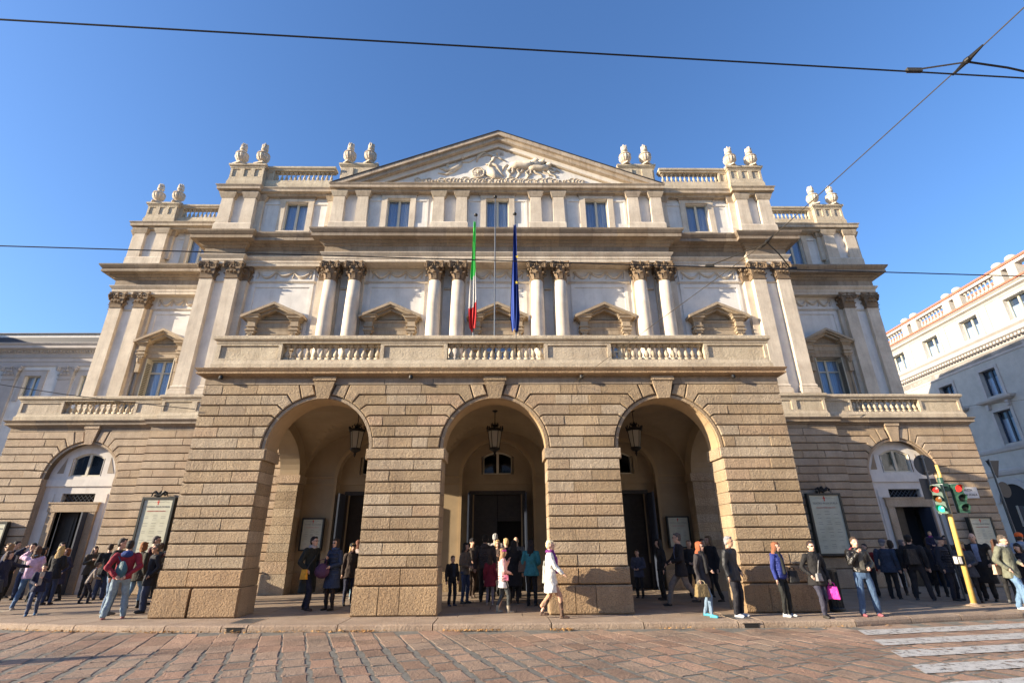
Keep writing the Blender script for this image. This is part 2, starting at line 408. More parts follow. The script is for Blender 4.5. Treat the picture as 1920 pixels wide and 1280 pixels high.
def seg_prof(name, mat, parent, x0, x1, yf, pts, yb, ends=True, lo=1.0, hi=1.9, gap=.0035):
    """a course of moulded stones laid end to end"""
    xs = [x0]
    while x1-xs[-1] > hi: xs.append(xs[-1]+rnd.uniform(lo, hi))
    if len(xs) > 1 and x1-xs[-1] < .45: xs.pop()
    xs.append(x1); n = len(xs)-1
    for i in range(n):
        l = i == 0 and ends in (True, 'L'); r = i == n-1 and ends in (True, 'R')
        e = True if (l and r) else ('L' if l else ('R' if r else False))
        mb = MB(); j = rnd.uniform(-.004, .004)
        mb.prof(xs[i]+(0 if i == 0 else gap), xs[i+1]-(0 if i == n-1 else gap), yf+j, pts, yb, e); P(name, mb, M[mat], parent)
# ---------------------------------------------------------------- portico
PH = 8.36; AC = (-4.9, 0.03, 4.93); AR = 1.45; ZS = 4.115; YP = 14.055
portico = None
mb = MB()
edges = [-PH]+[q for c in AC for q in (c-AR, c+AR)]+[PH]
piers = [(edges[0], edges[1]), (edges[2], edges[3]), (edges[4], edges[5]), (edges[6], edges[7])]
for a, b in piers: mb.box(a+.02, b-.02, YP, 14.9, 0, ZS)
mid = [-PH, (AC[0]+AC[1])/2, (AC[1]+AC[2])/2, PH]
for i, c in enumerate(AC):
    arch_wall(mb, mid[i]+(.02 if i == 0 else 0), mid[i+1]-(.02 if i == 2 else 0), c, AR, ZS, 6.35, YP, 14.9, mi_in=1)
portico = P('portico', mb, [M['stone_core'], M['tanrib']], H)
wob = {}
def pier_x(i, c):                       # shared joint position in the middle pier rows
    if (i, c) not in wob: wob[(i, c)] = rnd.uniform(-.75, .75)
    return mid[i]+wob[(i, c)]
for i, c in enumerate(AC):
    arch_stones(c, AR+.085, ZS, YP, portico,
                (lambda k, i=i: -PH if i == 0 else pier_x(i, k)), (lambda k, i=i: PH if i == 2 else pier_x(i+1, k)))
    keystone(c, AR+.085, ZS, YP, portico)
for pi, (a, b) in enumerate(piers):
    w = b-a
    # impost course
    xs = [a-.06 if pi else a-.0, b+.06 if pi < 3 else b]
    stone(rect(xs[0], xs[1], ZC[7], ZC[6]), YP, portico, 'stone', 'stone', dep=.075)
    for c in range(7, 16):
        j = a+w*(.33 if (c+pi) % 2 else .64)+rnd.uniform(-.08, .08)
        stone(rect(a, j, ZC[c+1], ZC[c]), YP, portico); stone(rect(j, b, ZC[c+1], ZC[c]), YP, portico)
    j = a+w*(.55 if pi % 2 else .35)
    stone(rect(a-.03, j, ZP+.0, ZB), YP, portico, 'plinth_stone', 'plinth', dep=.10, ch=.03); stone(rect(j, b+.03, ZP, ZB), YP, portico, 'plinth_stone', 'plinth', dep=.10, ch=.03)
    j1, j2 = a+w*.3, a+w*.56
    if pi == 0: j1, j2 = a+w*.42, a+w*.45
    for q0, q1 in ((a-.05, j1), (j1, j2), (j2, b+.05)):
        if q1-q0 > .15: stone(rect(q0, q1, 0, ZP), YP, portico, 'plinth_stone', 'plinth', dep=.13, ch=.03, gap=.01)
    # jamb stones on the reveals facing the openings
    for side, xx in ((1, b), (-1, a)):
        if (pi == 3 and side == 1) or (pi == 0 and side == -1): continue
        rows = [(0, ZP, .05), (ZP, ZB, .03)]+[(ZC[c+1], ZC[c], 0) for c in range(7, 16)]+[(ZC[7], ZC[6], .07)]
        for z0, z1, pr in rows:
            q = MB(); x_in = xx-side*.04; x_out = xx+side*(pr+.005)
            q.box(x_in, x_out, YP+.0 if pr == 0 else YP-.02, 14.9 if pr == 0 else 14.93, z0+.006, z1-.006); P('jamb_stone', q, M['stone'], portico)
# archivolt ring (slightly recessed band) along each arch edge
for c in AC:
    q = MB(); n = 30
    for i in range(n):
        t0, t1 = math.pi*i/n, math.pi*(i+1)/n
        r0, r1 = AR-.012, AR+.07
        pts = [(c+r0*math.cos(t0), ZS+r0*math.sin(t0)), (c+r1*math.cos(t0), ZS+r1*math.sin(t0)), (c+r1*math.cos(t1), ZS+r1*math.sin(t1)), (c+r0*math.cos(t1), ZS+r0*math.sin(t1))]
        q.add([(x, YP-.012, z) for x, z in pts]+[(x, YP+.10, z) for x, z in pts], [(0,3,2,1), (0,1,5,4), (2,3,7,6), (4,5,6,7)])
    P('archivolt', q, M['stone'], portico)
# portico frieze and cornice
seg_prof('frieze_stone', 'trim', H, -PH, PH, 14.0, [(.0, 5.95), (.0, 6.13), (.05, 6.15)], 20.4)
seg_prof('cornice_stone', 'plinth', H, -PH, PH, 14.0, [(.0, 6.15), (.07, 6.19), (.19, 6.225), (.20, 6.23), (.20, 6.285), (.165, 6.29), (.20, 6.33), (.24, 6.385), (.24, 6.40), (.0, 6.42)], 20.4)
# side walls with an open side arch, ceiling
for sg in (-1, 1):
    mb = MB(); xo, xi = sg*(PH-.03), sg*(PH-.78)
    x0, x1 = min(xo, xi), max(xo, xi)
    yo0, yo1 = 15.15, 19.85; R2 = (yo1-yo0)/2; yc = (yo0+yo1)/2; n = 24; ztop = 6.35; zr = 1.52
    mb.box(x0, x1, 14.9, yo0, 0, ZS); mb.box(x0, x1, yo1, 20.5, 0, ZS)
    pts = [(yc-R2*math.cos(math.pi*i/n), ZS+zr*math.sin(math.pi*i/n)) for i in range(n+1)]
    for i in range(n):
        (a, za), (b, zb) = pts[i], pts[i+1]
        for xx, flip in ((x0, 0), (x1, 1)): mb.add([(xx, a, za), (xx, b, zb), (xx, b, ztop), (xx, a, ztop)], [(3,2,1,0) if not flip else (0,1,2,3)], 1)
        mb.add([(x0, a, za), (x1, a, za), (x1, b, zb), (x0, b, zb)], [(3,2,1,0)], 1)
    mb.box(x0, x1, 14.9, yo0, ZS, ztop, 1); mb.box(x0, x1, yo1, 20.5, ZS, ztop, 1)
    sw = P('side_wall', mb, [M['stone'], M['tan']], H)
    rows = [(0, ZP, .05), (ZP, ZB, .03)]+[(ZC[c+1], ZC[c], .0) for c in range(7, 16)]+[(ZC[7], ZC[6], .06)]
    for z0, z1, pr in rows:
        q = MB(); q.box(x0-.02-pr, x1+.02+pr, yo1-.03-pr, yo1+.1, z0+.006, z1-.006); P('jamb_stone', q, M['stone'], sw)
        q = MB(); q.box(x0-.02-pr, x1+.02+pr, yo0-.1, yo0+.03+pr, z0+.006, z1-.006); P('jamb_stone', q, M['stone'], sw)
        if sg > 0 or True:
            q = MB(); xx = xi+(-sg)*(.02+pr); q.box(min(xi, xx), max(xi, xx), 19.95, 20.48, z0+.006, z1-.006); P('jamb_stone', q, M['stone'], sw)
# groin vaults of the three bays, ribs between them
mb = MB(); cr = 1.80
yv0, yv1 = 14.9, 20.5; yvc = (yv0+yv1)/2; yh = (yv1-yv0)/2
spans = [(-PH+.78, mid[1]-.28), (mid[1]+.28, mid[2]-.28), (mid[2]+.28, PH-.78)]
def vz(u): return max(0, 1-u*u)**.5
NX, NY = 34, 34
for x0, x1 in spans:
    xc, xh = (x0+x1)/2, (x1-x0)/2; g = []
    for j in range(NY+1):
        for i in range(NX+1):
            u = -1+2*i/NX; v = -1+2*j/NY; u = math.sin(u*math.pi/2); v = math.sin(v*math.pi/2)
            z = ZS+.02+cr*max(vz(u)*.985, vz(v)); g.append((xc+u*xh, yvc+v*yh, z))
    f = [(j*(NX+1)+i, (j+1)*(NX+1)+i, (j+1)*(NX+1)+i+1, j*(NX+1)+i+1) for j in range(NY) for i in range(NX)]
    mb.add(g, f, 0)
for m_ in (mid[1], mid[2]):
    n = 30
    for i in range(n):
        v0 = math.sin((-1+2*i/n)*math.pi/2); v1 = math.sin((-1+2*(i+1)/n)*math.pi/2)
        a = (yvc+v0*yh, ZS+(cr-.13)*vz(v0)); b = (yvc+v1*yh, ZS+(cr-.13)*vz(v1))
        mb.add([(m_-.28, a[0], a[1]), (m_+.28, a[0], a[1]), (m_+.28, b[0], b[1]), (m_-.28, b[0], b[1])], [(0,3,2,1)], 1)
        for xx in (m_-.28, m_+.28): mb.add([(xx, a[0], a[1]), (xx, b[0], b[1]), (xx, b[0], b[1]+.2), (xx, a[0], a[1]+.2)], [(0,1,2,3)], 1)
mb.box(-PH+.1, PH-.1, 14.9, 20.5, 6.1, 6.3, 0)
P('portico_vault', mb, [M['tan'], M['tanrib']], H, smooth=False)

# inner back wall, with three niches holding door and lunette window
def text(s, size, mat, loc, rot=(R(90), 0, 0), parent=None, align='CENTER', name='lettering', ext=.002):
    cu = bpy.data.curves.new(name, 'FONT'); cu.body = s; cu.size = size; cu.align_x = align; cu.align_y = 'CENTER'; cu.extrude = ext
    cu.resolution_u = 2
    o = bpy.data.objects.new('tmp', cu); COL.objects.link(o)
    dg = bpy.context.evaluated_depsgraph_get(); me = bpy.data.meshes.new_from_object(o.evaluated_get(dg)); me.name = name
    bpy.data.objects.remove(o); me.materials.clear(); me.materials.append(mat)
    return link(name, me, parent, loc, rot)
def seg_arch(cx, w, z0, zs, rise, n=10):
    """outline (x,z) of an opening with segmental head"""
    pts = [(cx-w, z0), (cx+w, z0)]
    for i in range(n+1):
        u = 1-2*i/n; pts.append((cx+w*u, zs+rise*(1-u*u)))
    return pts
def niche(cx, yw, inner, parent, mat, Rn=1.38, door_w=.64, dz=2.87, lattice=True, portal=False):
    """recessed round-headed bay: back panel with window above and door below"""
    yb = yw+(.34 if portal else .22); n = 24; zs = 4.09
    mb = MB()                                # back panel built round the openings
    ww = .60; wz0, wz1, rise = 4.22, 4.92, .2
    dw, dtop = door_w, (3.58 if portal else 3.56)
    def panel(x0, x1, z0, z1): mb.box(x0, x1, yb, yb+.2, z0, z1)
    panel(cx-Rn, cx-dw, 0, wz0); panel(cx+dw, cx+Rn, 0, wz0); panel(cx-dw, cx+dw, dtop, wz0)
    # above wz0, up to the arc
    N = 26
    for i in range(N):
        x0 = cx-Rn+2*Rn*i/N; x1 = cx-Rn+2*Rn*(i+1)/N
        f = lambda x: zs+math.sqrt(max(0, (Rn+.02)**2-(x-cx)**2))
        za, zb_ = max(f(x0), wz0), max(f(x1), wz0)
        lo = wz0; la = lb = lo
        if abs((x0+x1)/2-cx) < ww:
            ga = lambda x: wz1+rise*max(0, 1-((x-cx)/ww)**2); la, lb = ga(x0), ga(x1)
        mb.add([(x0, yb, la), (x1, yb, lb), (x1, yb, zb_), (x0, yb, za), (x0, yb+.2, la), (x1, yb+.2, lb)], [(0,1,2,3), (0,4,5,1)])
    mb.box(cx-ww-.001, cx-ww+.02, yb+.002, yb+.2, wz0, wz1); mb.box(cx+ww-.02, cx+ww+.001, yb+.002, yb+.2, wz0, wz1)
    panel_o = P('niche', mb, mat, parent)
    # band
    q = MB(); q.box(cx-Rn, cx+Rn, yb-.05, yb-.001, 3.83, 4.10); P('band', q, mat, panel_o)
    # little triangular recesses, shown as raised frames with a sunk field
    for sg in (-1, 1):
        q = MB(); q.ext([(cx+sg*.86, 4.33), (cx+sg*1.12, 4.33), (cx+sg*.86, 4.95)], yb-.012, yb-.002); P('triangular_panel', q, M['trim'] if not inner else M['tan'], panel_o)
        q = MB(); q.box(cx+sg*.93, cx+sg*1.12, yb-.02, yb-.002, .9, 3.55); P('side_panel', q, mat, panel_o)
    # lunette window
    w = MB(); fr = .055
    w.box(cx-ww, cx-ww+fr, yb+.06, yb+.12, wz0, wz1); w.box(cx+ww-fr, cx+ww, yb+.06, yb+.12, wz0, wz1)
    w.box(cx-ww, cx+ww, yb+.055, yb+.125, wz0, wz0+fr); w.box(cx-.05, cx+.05, yb+.05, yb+.13, wz0, wz1+rise-.03)
    k = 12
    for i in range(k):
        u0, u1 = -1+2*i/k, -1+2*(i+1)/k
        p = [(cx+ww*u0, wz1+rise*(1-u0*u0)-fr-.01), (cx+ww*u1, wz1+rise*(1-u1*u1)-fr-.01), (cx+ww*u1, wz1+rise*(1-u1*u1)+.01), (cx+ww*u0, wz1+rise*(1-u0*u0)+.01)]
        w.ext(p, yb+.06, yb+.12)
    wo = P('window', w, M['frame'], panel_o.parent)
    q = MB(); q.ext(seg_arch(cx, ww-.03, wz0+.03, wz1-.03, rise), yb+.085, yb+.095); P('pane', q, M['glass'], wo)
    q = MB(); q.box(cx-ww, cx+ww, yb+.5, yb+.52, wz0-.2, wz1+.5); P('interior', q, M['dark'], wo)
    # door
    if portal:
        d = MB(); zt = 3.58
        for sg in (-1, 1): d.box(cx+sg*dw, cx+sg*(dw-.14), yb-.06, yb+.25, 0, zt)
        d.box(cx-dw+.14, cx+dw-.14, yb-.05, yb+.25, zt-.14, zt)
        do = P('door', d, M['wood'], panel_o.parent)
        for sg in (-1, 1):
            lf = MB(); xs = sorted((cx+sg*.015, cx+sg*(dw-.145)))
            lf.box(xs[0], xs[1], yb+.26, yb+.32, 2.45, 3.44)
            lf.box(xs[0]+.1, xs[1]-.1, yb+.24, yb+.262, 2.6, 3.3)
            if sg < 0 or cx != AC[1]:
                lf.box(xs[0], xs[1], yb+.26, yb+.32, .02, 2.44); lf.box(xs[0]+.1, xs[1]-.1, yb+.24, yb+.262, 1.4, 2.3); lf.box(xs[0]+.1, xs[1]-.1, yb+.24, yb+.262, .3, 1.2)
            P('door_leaf', lf, M['wood'], do)
            op = MB(); xx = cx+sg*(dw-.02); op.box(xx-.03, xx+.03, yb-.85, yb-.07, .02, 3.45); op.box(xx-sg*.032-.012, xx-sg*.032+.012, yb-.75, yb-.17, .3, 1.3); op.box(xx-sg*.032-.012, xx-sg*.032+.012, yb-.75, yb-.17, 1.6, 3.2)
            P('door_leaf', op, M['bluedoor'], do)
    else:
        d = MB()
        for sg in (-1, 1): d.box(cx+sg*dw, cx+sg*(dw+.26), yb-.10, yb+.16, 0, dz)
        d.box(cx-dw-.30, cx+dw+.30, yb-.12, yb+.16, dz, dz+.31); d.box(cx-dw-.34, cx+dw+.34, yb-.15, yb+.1, dz+.31, dz+.36)
        do = P('door', d, M['wing_stone'], panel_o.parent)
        q = MB(); q.box(cx-dw, cx-.02, yb+.3, yb+.35, 0, dz); q.box(cx-dw+.08, cx-.12, yb+.28, yb+.302, .3, 1.1); q.box(cx-dw+.08, cx-.12, yb+.28, yb+.302, 1.3, dz-.2); P('door_leaf', q, M['wood'], do)
        q = MB(); q.box(cx+dw-.06, cx+dw, yb-.35, yb+.3, 0, dz-.02); P('door_leaf', q, M['bluedoor'], do)
        q = MB(); nL = 9
        for i in range(-3, nL+1):
            for sg in (-1, 1):
                x0 = cx-dw+i*.16; x1 = x0+sg*.33
                a, b = (x0, dz+.36), (x1, 3.56)
                if min(a[0], b[0]) < cx-dw-.05 or max(a[0], b[0]) > cx+dw+.05: continue
                q.tube([(a[0], yb+.06, a[1]), (b[0], yb+.06, b[1])], .010, 4)
        q.box(cx-dw, cx+dw, yb+.05, yb+.07, 3.54, 3.57)
        P('grille', q, M['steel'], do)
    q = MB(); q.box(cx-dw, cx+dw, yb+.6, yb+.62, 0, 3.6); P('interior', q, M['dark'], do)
# back wall of portico
mb = MB(); YB = 20.5
for i, c in enumerate(AC):
    x0, x1 = (-7.6 if i == 0 else mid[i]), (7.6 if i == 2 else mid[i+1])
    mb.box(x0, c-1.40, YB, YB+.4, 0, 4.09); mb.box(c+1.40, x1, YB, YB+.4, 0, 4.09)
    arch_wall(mb, x0, x1, c, 1.40, 4.09, 6.3, YB, YB+.4)
bw = P('inner_wall', mb, M['tan'], H)
for i, c in enumerate(AC):
    niche(c, YB-.02, True, H, M['tan'], Rn=1.40, door_w=1.12, portal=True)
    for r0, r1, yy in ((1.40, 1.50, YB-.05), (1.50, 1.54, YB-.03)):
        q = MB(); n = 30
        for k in range(n):
            t0, t1 = math.pi*k/n, math.pi*(k+1)/n
            pts = [(c+r0*math.cos(t0), 4.09+r0*math.sin(t0)), (c+r1*math.cos(t0), 4.09+r1*math.sin(t0)), (c+r1*math.cos(t1), 4.09+r1*math.sin(t1)), (c+r0*math.cos(t1), 4.09+r0*math.sin(t1))]
            q.add([(x, yy, z) for x, z in pts]+[(x, YB+.01, z) for x, z in pts], [(0,3,2,1), (0,1,5,4), (2,3,7,6)])
        P('archivolt', q, M['tanrib'], bw)
    for sg in (-1, 1):
        q = MB(); q.box(c+sg*1.40, c+sg*1.50, YB-.05, YB-.001, .67, 4.08); P('pilaster_strip', q, M['tanrib'], bw)
    x0, x1 = (-7.55 if i == 0 else mid[i]), (7.55 if i == 2 else mid[i+1])
    for a, b in ((x0, c-1.41), (c+1.41, x1)):
        for z0, z1, pj in ((3.81, 3.84, .04), (4.07, 4.12, .06)):
            q = MB(); q.box(a, b, YB-pj, YB-.003, z0, z1); P('band', q, M['tanrib'], bw)
    for a, b in ((x0, c-1.41), (c+1.41, x1)):
        q = MB(); q.box(a, b, YB-.07, YB-.002, 0, .67); P('plinth_stone', q, M['stone'], bw)

# ---------------------------------------------------------------- wings (ground floor with terrace)
WX = 19.75; WY1, WY2 = 20.32, 20.5; WC = 16.42; WR = 1.38
def wing(sg):
    mb = MB()
    def bx(x0, x1, *a): mb.box(*(sorted((sg*x0, sg*x1))), *a)
    bx(PH, 14.0, WY1, 21.2, 0, 6.35); bx(14.0, WC-WR, WY2, 21.2, 0, 4.09); bx(WC+WR, WX, WY2, 21.2, 0, 4.09)
    a, b = sorted((sg*14.0, sg*WX)); arch_wall(mb, a, b, sg*WC, WR, 4.09, 6.35, WY2, 21.0)
    bx(WX-.6, WX, 21.2, 34, 0, 6.35)
    bx(14.0, WX, 21.55, 21.7, 0, 6.2)
    w = P('wing', mb, M['stone_core'], H)
    xa, xb = sg*14.0, sg*WX
    L = (lambda k: min(xa, xb)); Rr = (lambda k: max(xa, xb))
    arch_stones(sg*WC, WR+.08, 4.09, WY2, w, L, Rr, k=.96, mat='wing_stone')
    keystone(sg*WC, WR+.08, 4.09, WY2, w, k=.9, mat='wing_stone')
    q = MB(); n = 26
    for i in range(n):
        t0, t1 = math.pi*i/n, math.pi*(i+1)/n; r0, r1 = WR-.012, WR+.07
        pts = [(sg*WC+r0*math.cos(t0), 4.09+r0*math.sin(t0)), (sg*WC+r1*math.cos(t0), 4.09+r1*math.sin(t0)), (sg*WC+r1*math.cos(t1), 4.09+r1*math.sin(t1)), (sg*WC+r0*math.cos(t1), 4.09+r0*math.sin(t1))]
        q.add([(x, WY2-.012, z) for x, z in pts]+[(x, WY2+.3, z) for x, z in pts], [(0,3,2,1), (0,1,5,4), (2,3,7,6)])
    P('archivolt', q, M['wing_stone'], w)
    for c in range(16):
        zt, zb = ZC[c], ZC[c+1]
        # projecting strip beside the portico
        xs = [PH+.02]; 
        while 14.0-xs[-1] > 1.3: xs.append(xs[-1]+rnd.choice([.9, 1.15, 1.4, 1.7]))
        if 14.0-xs[-1] < .4: xs.pop()
        xs.append(14.0)
        for p, q_ in zip(xs, xs[1:]):
            if c < 16: stone([(sg*x, z) for x, z in rect(p, q_, zb, zt)], WY1, w, 'stone', 'wing_stone', dep=.045+(.02 if c == 6 else 0))
        if c >= 6:
            for p0, p1 in ((14.0, WC-WR), (WC+WR, WX)):
                j = p0+(p1-p0)*(.35 if c % 2 else .62)
                for p, q_ in (((p0, p1),) if p1-p0 < 1.2 else ((p0, j), (j, p1))):
                    stone([(sg*x, z) for x, z in rect(p, q_, zb, zt)], WY2, w, 'stone', 'wing_stone', dep=.045+(.02 if c == 6 else 0))
    for (p0, p1, yy) in ((PH+.02, 11.0, WY1), (11.0, 14.0, WY1), (14.0, WC-WR, WY2), (WC+WR, WX, WY2)):
        stone([(sg*x, z) for x, z in rect(p0, p1, ZP, ZB)], yy, w, 'plinth_stone', 'wing_stone', dep=.08)
        stone([(sg*x, z) for x, z in rect(p0, p1, 0, ZP)], yy, w, 'plinth_stone', 'wing_stone', dep=.11)
    for yy, xj in ((WY2, WC-WR), (WY2, WC+WR)):
        q = MB(); s2 = 1 if xj < WC else -1
        q.box(*(sorted((sg*xj, sg*(xj+s2*.02)))), yy, yy+.34, 0, 4.09); P('jamb_stone', q, M['wing_stone'], w)
    niche(sg*WC, WY2, False, H, M['niche'], Rn=WR)
    # frieze + cornice, stepping with the wall
    mb = MB(); pf = [(.0, 5.95), (.0, 6.1), (.05, 6.12), (.07, 6.16), (.17, 6.20), (.17, 6.27), (.14, 6.275), (.22, 6.37), (.22, 6.385), (.0, 6.40)]
    x0, x1 = sorted((sg*PH, sg*14.0)); seg_prof('cornice_stone', 'trim', H, x0, x1, WY1-.02, pf, 21.3, 'R' if sg > 0 else 'L')
    x0, x1 = sorted((sg*14.0, sg*WX)); seg_prof('cornice_stone', 'trim', H, x0, x1, WY2-.03, pf, 30, 'R' if sg > 0 else 'L')
    mb = MB(); bx2 = sorted((sg*PH, sg*(WX-.02))); mb.box(*bx2, 20.5, 27, 6.2, 6.39); P('terrace_floor', mb, M['slab'], H)
for sg in (-1, 1): wing(sg)

# ---------------------------------------------------------------- balustrades
def baluster_mesh(h, r=.085):
    mb = MB(); mb.box(-r, r, -r, r, 0, .09*h/.52)
    mb.box(-r, r, -r, r, h-.07*h/.52, h)
    k = h/.52
    pr = [(.055,.09),(.045,.11),(.06,.125),(.078,.16),(.082,.20),(.072,.24),(.046,.29),(.034,.34),(.034,.38),(.05,.40),(.036,.415),(.04,.43),(.06,.45)]
    mb.lathe([(a*(r/.085), z*k) for a, z in pr], n=10)
    return mb.mesh('baluster', M['rail'], False)
BM = baluster_mesh(.52); 
for p in BM.polygons: p.use_smooth = len(p.vertices) == 4 and abs(p.normal.z) < .97
BMs = baluster_mesh(.60, .075)
def balustrade(x_secs, yf, z0, hb, hbal, hr, parent, along='x', name='balustrade', th=.34, xoff=0, pal='rail', mesh=None, npm=2.9, ret=None):
    """x_secs: list of (kind, a, b); kind 'p' pedestal block, 'b' balusters. yf = front face"""
    z1, z2, z3 = z0+hb, z0+hb+hbal, z0+hb+hbal+hr
    a0, a1 = min(s[1] for s in x_secs), max(s[2] for s in x_secs)
    mb = MB()
    mb.prof(a0, a1, yf, [(.05, z0), (.05, z0+hb*.55), (.03, z0+hb*.6), (.0, z1-.02), (.0, z1)], yf+th, True)
    root = P(name, mb, M[pal], parent)
    mb = MB(); mb.prof(a0-.02, a1+.02, yf, [(.02, z2), (.02, z2+hr*.25), (.07, z2+hr*.38), (.09, z2+hr*.5), (.09, z3-.03), (.05, z3)], yf+th+.05, True); P('rail', mb, M[pal], root)
    for k, a, b in x_secs:
        if k == 'p':
            mb = MB(); w = b-a; fr = min(.11, w*.2)
            if w > .4:
                mb.box(a, b, yf+.045, yf+th-.02, z1, z2)
                mb.box(a, a+fr, yf+.0, yf+.05, z1, z2); mb.box(b-fr, b, yf+.0, yf+.05, z1, z2)
                mb.box(a+fr, b-fr, yf+.0, yf+.05, z2-.07, z2); mb.box(a+fr, b-fr, yf+.0, yf+.05, z1, z1+.05)
            else: mb.box(a, b, yf, yf+th-.02, z1, z2)
            P('pedestal', mb, M[pal], root)
        else:
            n = max(2, int(round((b-a)*npm))); me = mesh or BM
            for i in range(n):
                x = a+(i+.5)*(b-a)/n; link('baluster', me, root, (x, yf+th/2, z1))
    return root
# portico balcony
balustrade([('p', -8.2, -6.28), ('b', -6.28, -3.38), ('p', -3.38, -1.39), ('b', -1.39, 1.49), ('p', 1.49, 3.5), ('b', 3.5, 6.3), ('p', 6.3, 8.22)], 13.93, 6.40, .29, .52, .23, H, npm=4.85)
for sg in (-1, 1):
    mb = MB(); x0, x1 = sorted((sg*8.22, sg*7.88))
    mb.box(x0, x1, 14.29, 20.3, 6.40, 6.69); mb.box(x0-.05, x1+.05, 14.33, 20.3, 7.22, 7.43)
    for y0, y1 in ((14.29, 16.2), (18.2, 20.3)): mb.box(x0+.02, x1-.02, y0, y1, 6.69, 7.22)
    o = P('side_balustrade', mb, M['rail'], H)
    for i in range(9): link('baluster', BM, o, (sg*8.05, 16.32+i*.218, 6.69))
    # wing terraces
    s = [('p', 8.45, 10.7), ('p', 10.7, 12.4), ('p', 12.4, 13.72)]
    o = balustrade([(k, *(sorted((sg*a, sg*b)))) for k, a, b in s], 20.16, 6.39, .27, .52, .22, H)
    s = [('p', 13.72, 14.95), ('b', 14.95, 17.85), ('p', 17.85, 19.62)]
    balustrade([(k, *(sorted((sg*a, sg*b)))) for k, a, b in s], 20.36, 6.39, .27, .52, .22, H, npm=4.3)
    mb = MB(); x0, x1 = sorted((sg*19.6, sg*19.28)); mb.box(x0, x1, 20.7, 26, 6.39, 6.66); mb.box(x0+.02, x1-.02, 20.7, 26, 6.66, 7.18); mb.box(x0-.05, x1+.05, 20.75, 26, 7.18, 7.40)
    P('side_parapet', mb, M['rail'], H)

# ---------------------------------------------------------------- upper storey
def capital_mesh(w, h, square=True, yd=None):
    """weathered composite capital: bell, two rows of leaves, volutes, abacus; base centre at origin, half width w at the shaft"""
    mb = MB(); yd = yd or w
    def sc(x, y): return (x, y)
    mb.frus((-w, w, -yd, yd), (-w*1.15, w*1.15, -yd*1.15, yd*1.15), 0, h*.85) if square else mb.lathe([(w, 0), (w*1.0, h*.3), (w*1.08, h*.6), (w*1.25, h*.85)], n=16)
    mb.prof(-w*1.03, w*1.03, -yd*1.03, [(.0, -.02), (.035, 0), (.035, .03), (0, .05)], yd*1.03) if square else mb.lathe([(w*1.02, -.02), (w*1.14, 0), (w*1.14, .03), (w*1.02, .05)], n=16)
    # leaves
    def leaf(px, py, nx, ny, z0, lh, lw):
        tx, ty = -ny, nx
        v = []
        for t, out, wd in ((0, .01, 1), (.45, .025, 1.1), (.8, .07, .95), (1.0, .13, .6), (.93, .16, .35)):
            for sgn in (-1, 1): v.append((px+nx*out*(h/.9)+tx*sgn*lw*wd/2, py+ny*out*(h/.9)+ty*sgn*lw*wd/2, z0+lh*t))
        n0 = len(v); f = [(2*i, 2*i+1, 2*i+3, 2*i+2) for i in range(4)]
        mb.add(v, f)
        mb.ell((px+nx*.13*(h/.9), py+ny*.13*(h/.9), z0+lh*.95), (lw*.42, lw*.32, lh*.14), 6, 4)
    faces = [(0, -1)]+[(-1, 0), (1, 0)] if square else None
    for row, (z0, lh, off) in enumerate(((.03*h, .36*h, 0), (.2*h, .46*h, .5))):
        if square:
            for nx, ny in faces:
                hw, hd = (w, yd) if ny else (yd, w)
                n = 3 if row == 0 else 2
                for i in range(n):
                    u = (-1+(2*i+1)/n) if row == 0 else (-1+(i+.5)*2/n)*.55*2*.5
                    leaf(nx*hd+(-ny)*u*hw*.9 if ny else nx*hd, ny*hd if ny else u*hw*.9, nx, ny, z0, lh, hw*2/3*.85)
        else:
            for i in range(8):
                a = 2*math.pi*(i+off)/8; leaf(w*1.0*math.cos(a), w*1.0*math.sin(a), math.cos(a), math.sin(a), z0, lh, w*.62)
    # volutes: spirals at the corners facing front
    zc = h*.74; rv = h*.15
    for sx in (-1, 1):
        for cx_, cy_, ax in (((sx*w*1.32), -yd*1.30, 'f'), (sx*w*1.36, -yd*1.15, 's'), (sx*w*1.32, yd*1.2 if not square else yd*.6, 's')):
            pts = []
            for i in range(16):
                a = i/15*2*math.pi*1.6; r = rv*(1-i/15*.75)
                if ax == 'f': pts.append((cx_+sx*r*math.cos(a+.5), cy_, zc+r*math.sin(a+.5)))
                else: pts.append((cx_, cy_+r*math.cos(a+.5), zc+r*math.sin(a+.5)))
            mb.tube(pts, rv*.26, 5)
            mb.ell((cx_, cy_, zc), (rv*.45, rv*.45, rv*.45), 6, 5)
    # egg band + abacus with concave sides
    for i in range(5):
        u = (i-2)/2; mb.ell((u*w*.75, -yd*1.22, h*.80), (w*.15, .04, h*.055), 6, 4)
    mb.ell((0, -yd*1.38, h*.93), (w*.18, .05, h*.09), 6, 5)
    A = [(-1.5, -1.5), (-1.3, -1.5), (-.6, -1.28), (0, -1.22), (.6, -1.28), (1.3, -1.5), (1.5, -1.5), (1.5, 1.2), (-1.5, 1.2)]
    n = len(A); v = []
    for z in (h*.88, h*.93, h): v += [(x*w*(1.0 if z > h*.9 else .94), y*yd*(1.0 if z > h*.9 else .94), z) for x, y in A]
    f = [tuple(range(n-1, -1, -1)), tuple(range(2*n, 3*n))]
    for k in range(2):
        for i in range(n):
            j = (i+1) % n; f.append((k*n+i, k*n+j, (k+1)*n+j, (k+1)*n+i))
    mb.add(v, f)
    return mb.mesh('capital', M['capital'])
CAPC = capital_mesh(.27, .90, False); CAPP = capital_mesh(.295, .86, True, .2)
CAPR = capital_mesh(.16, .86, True, .12)
BASEM = None
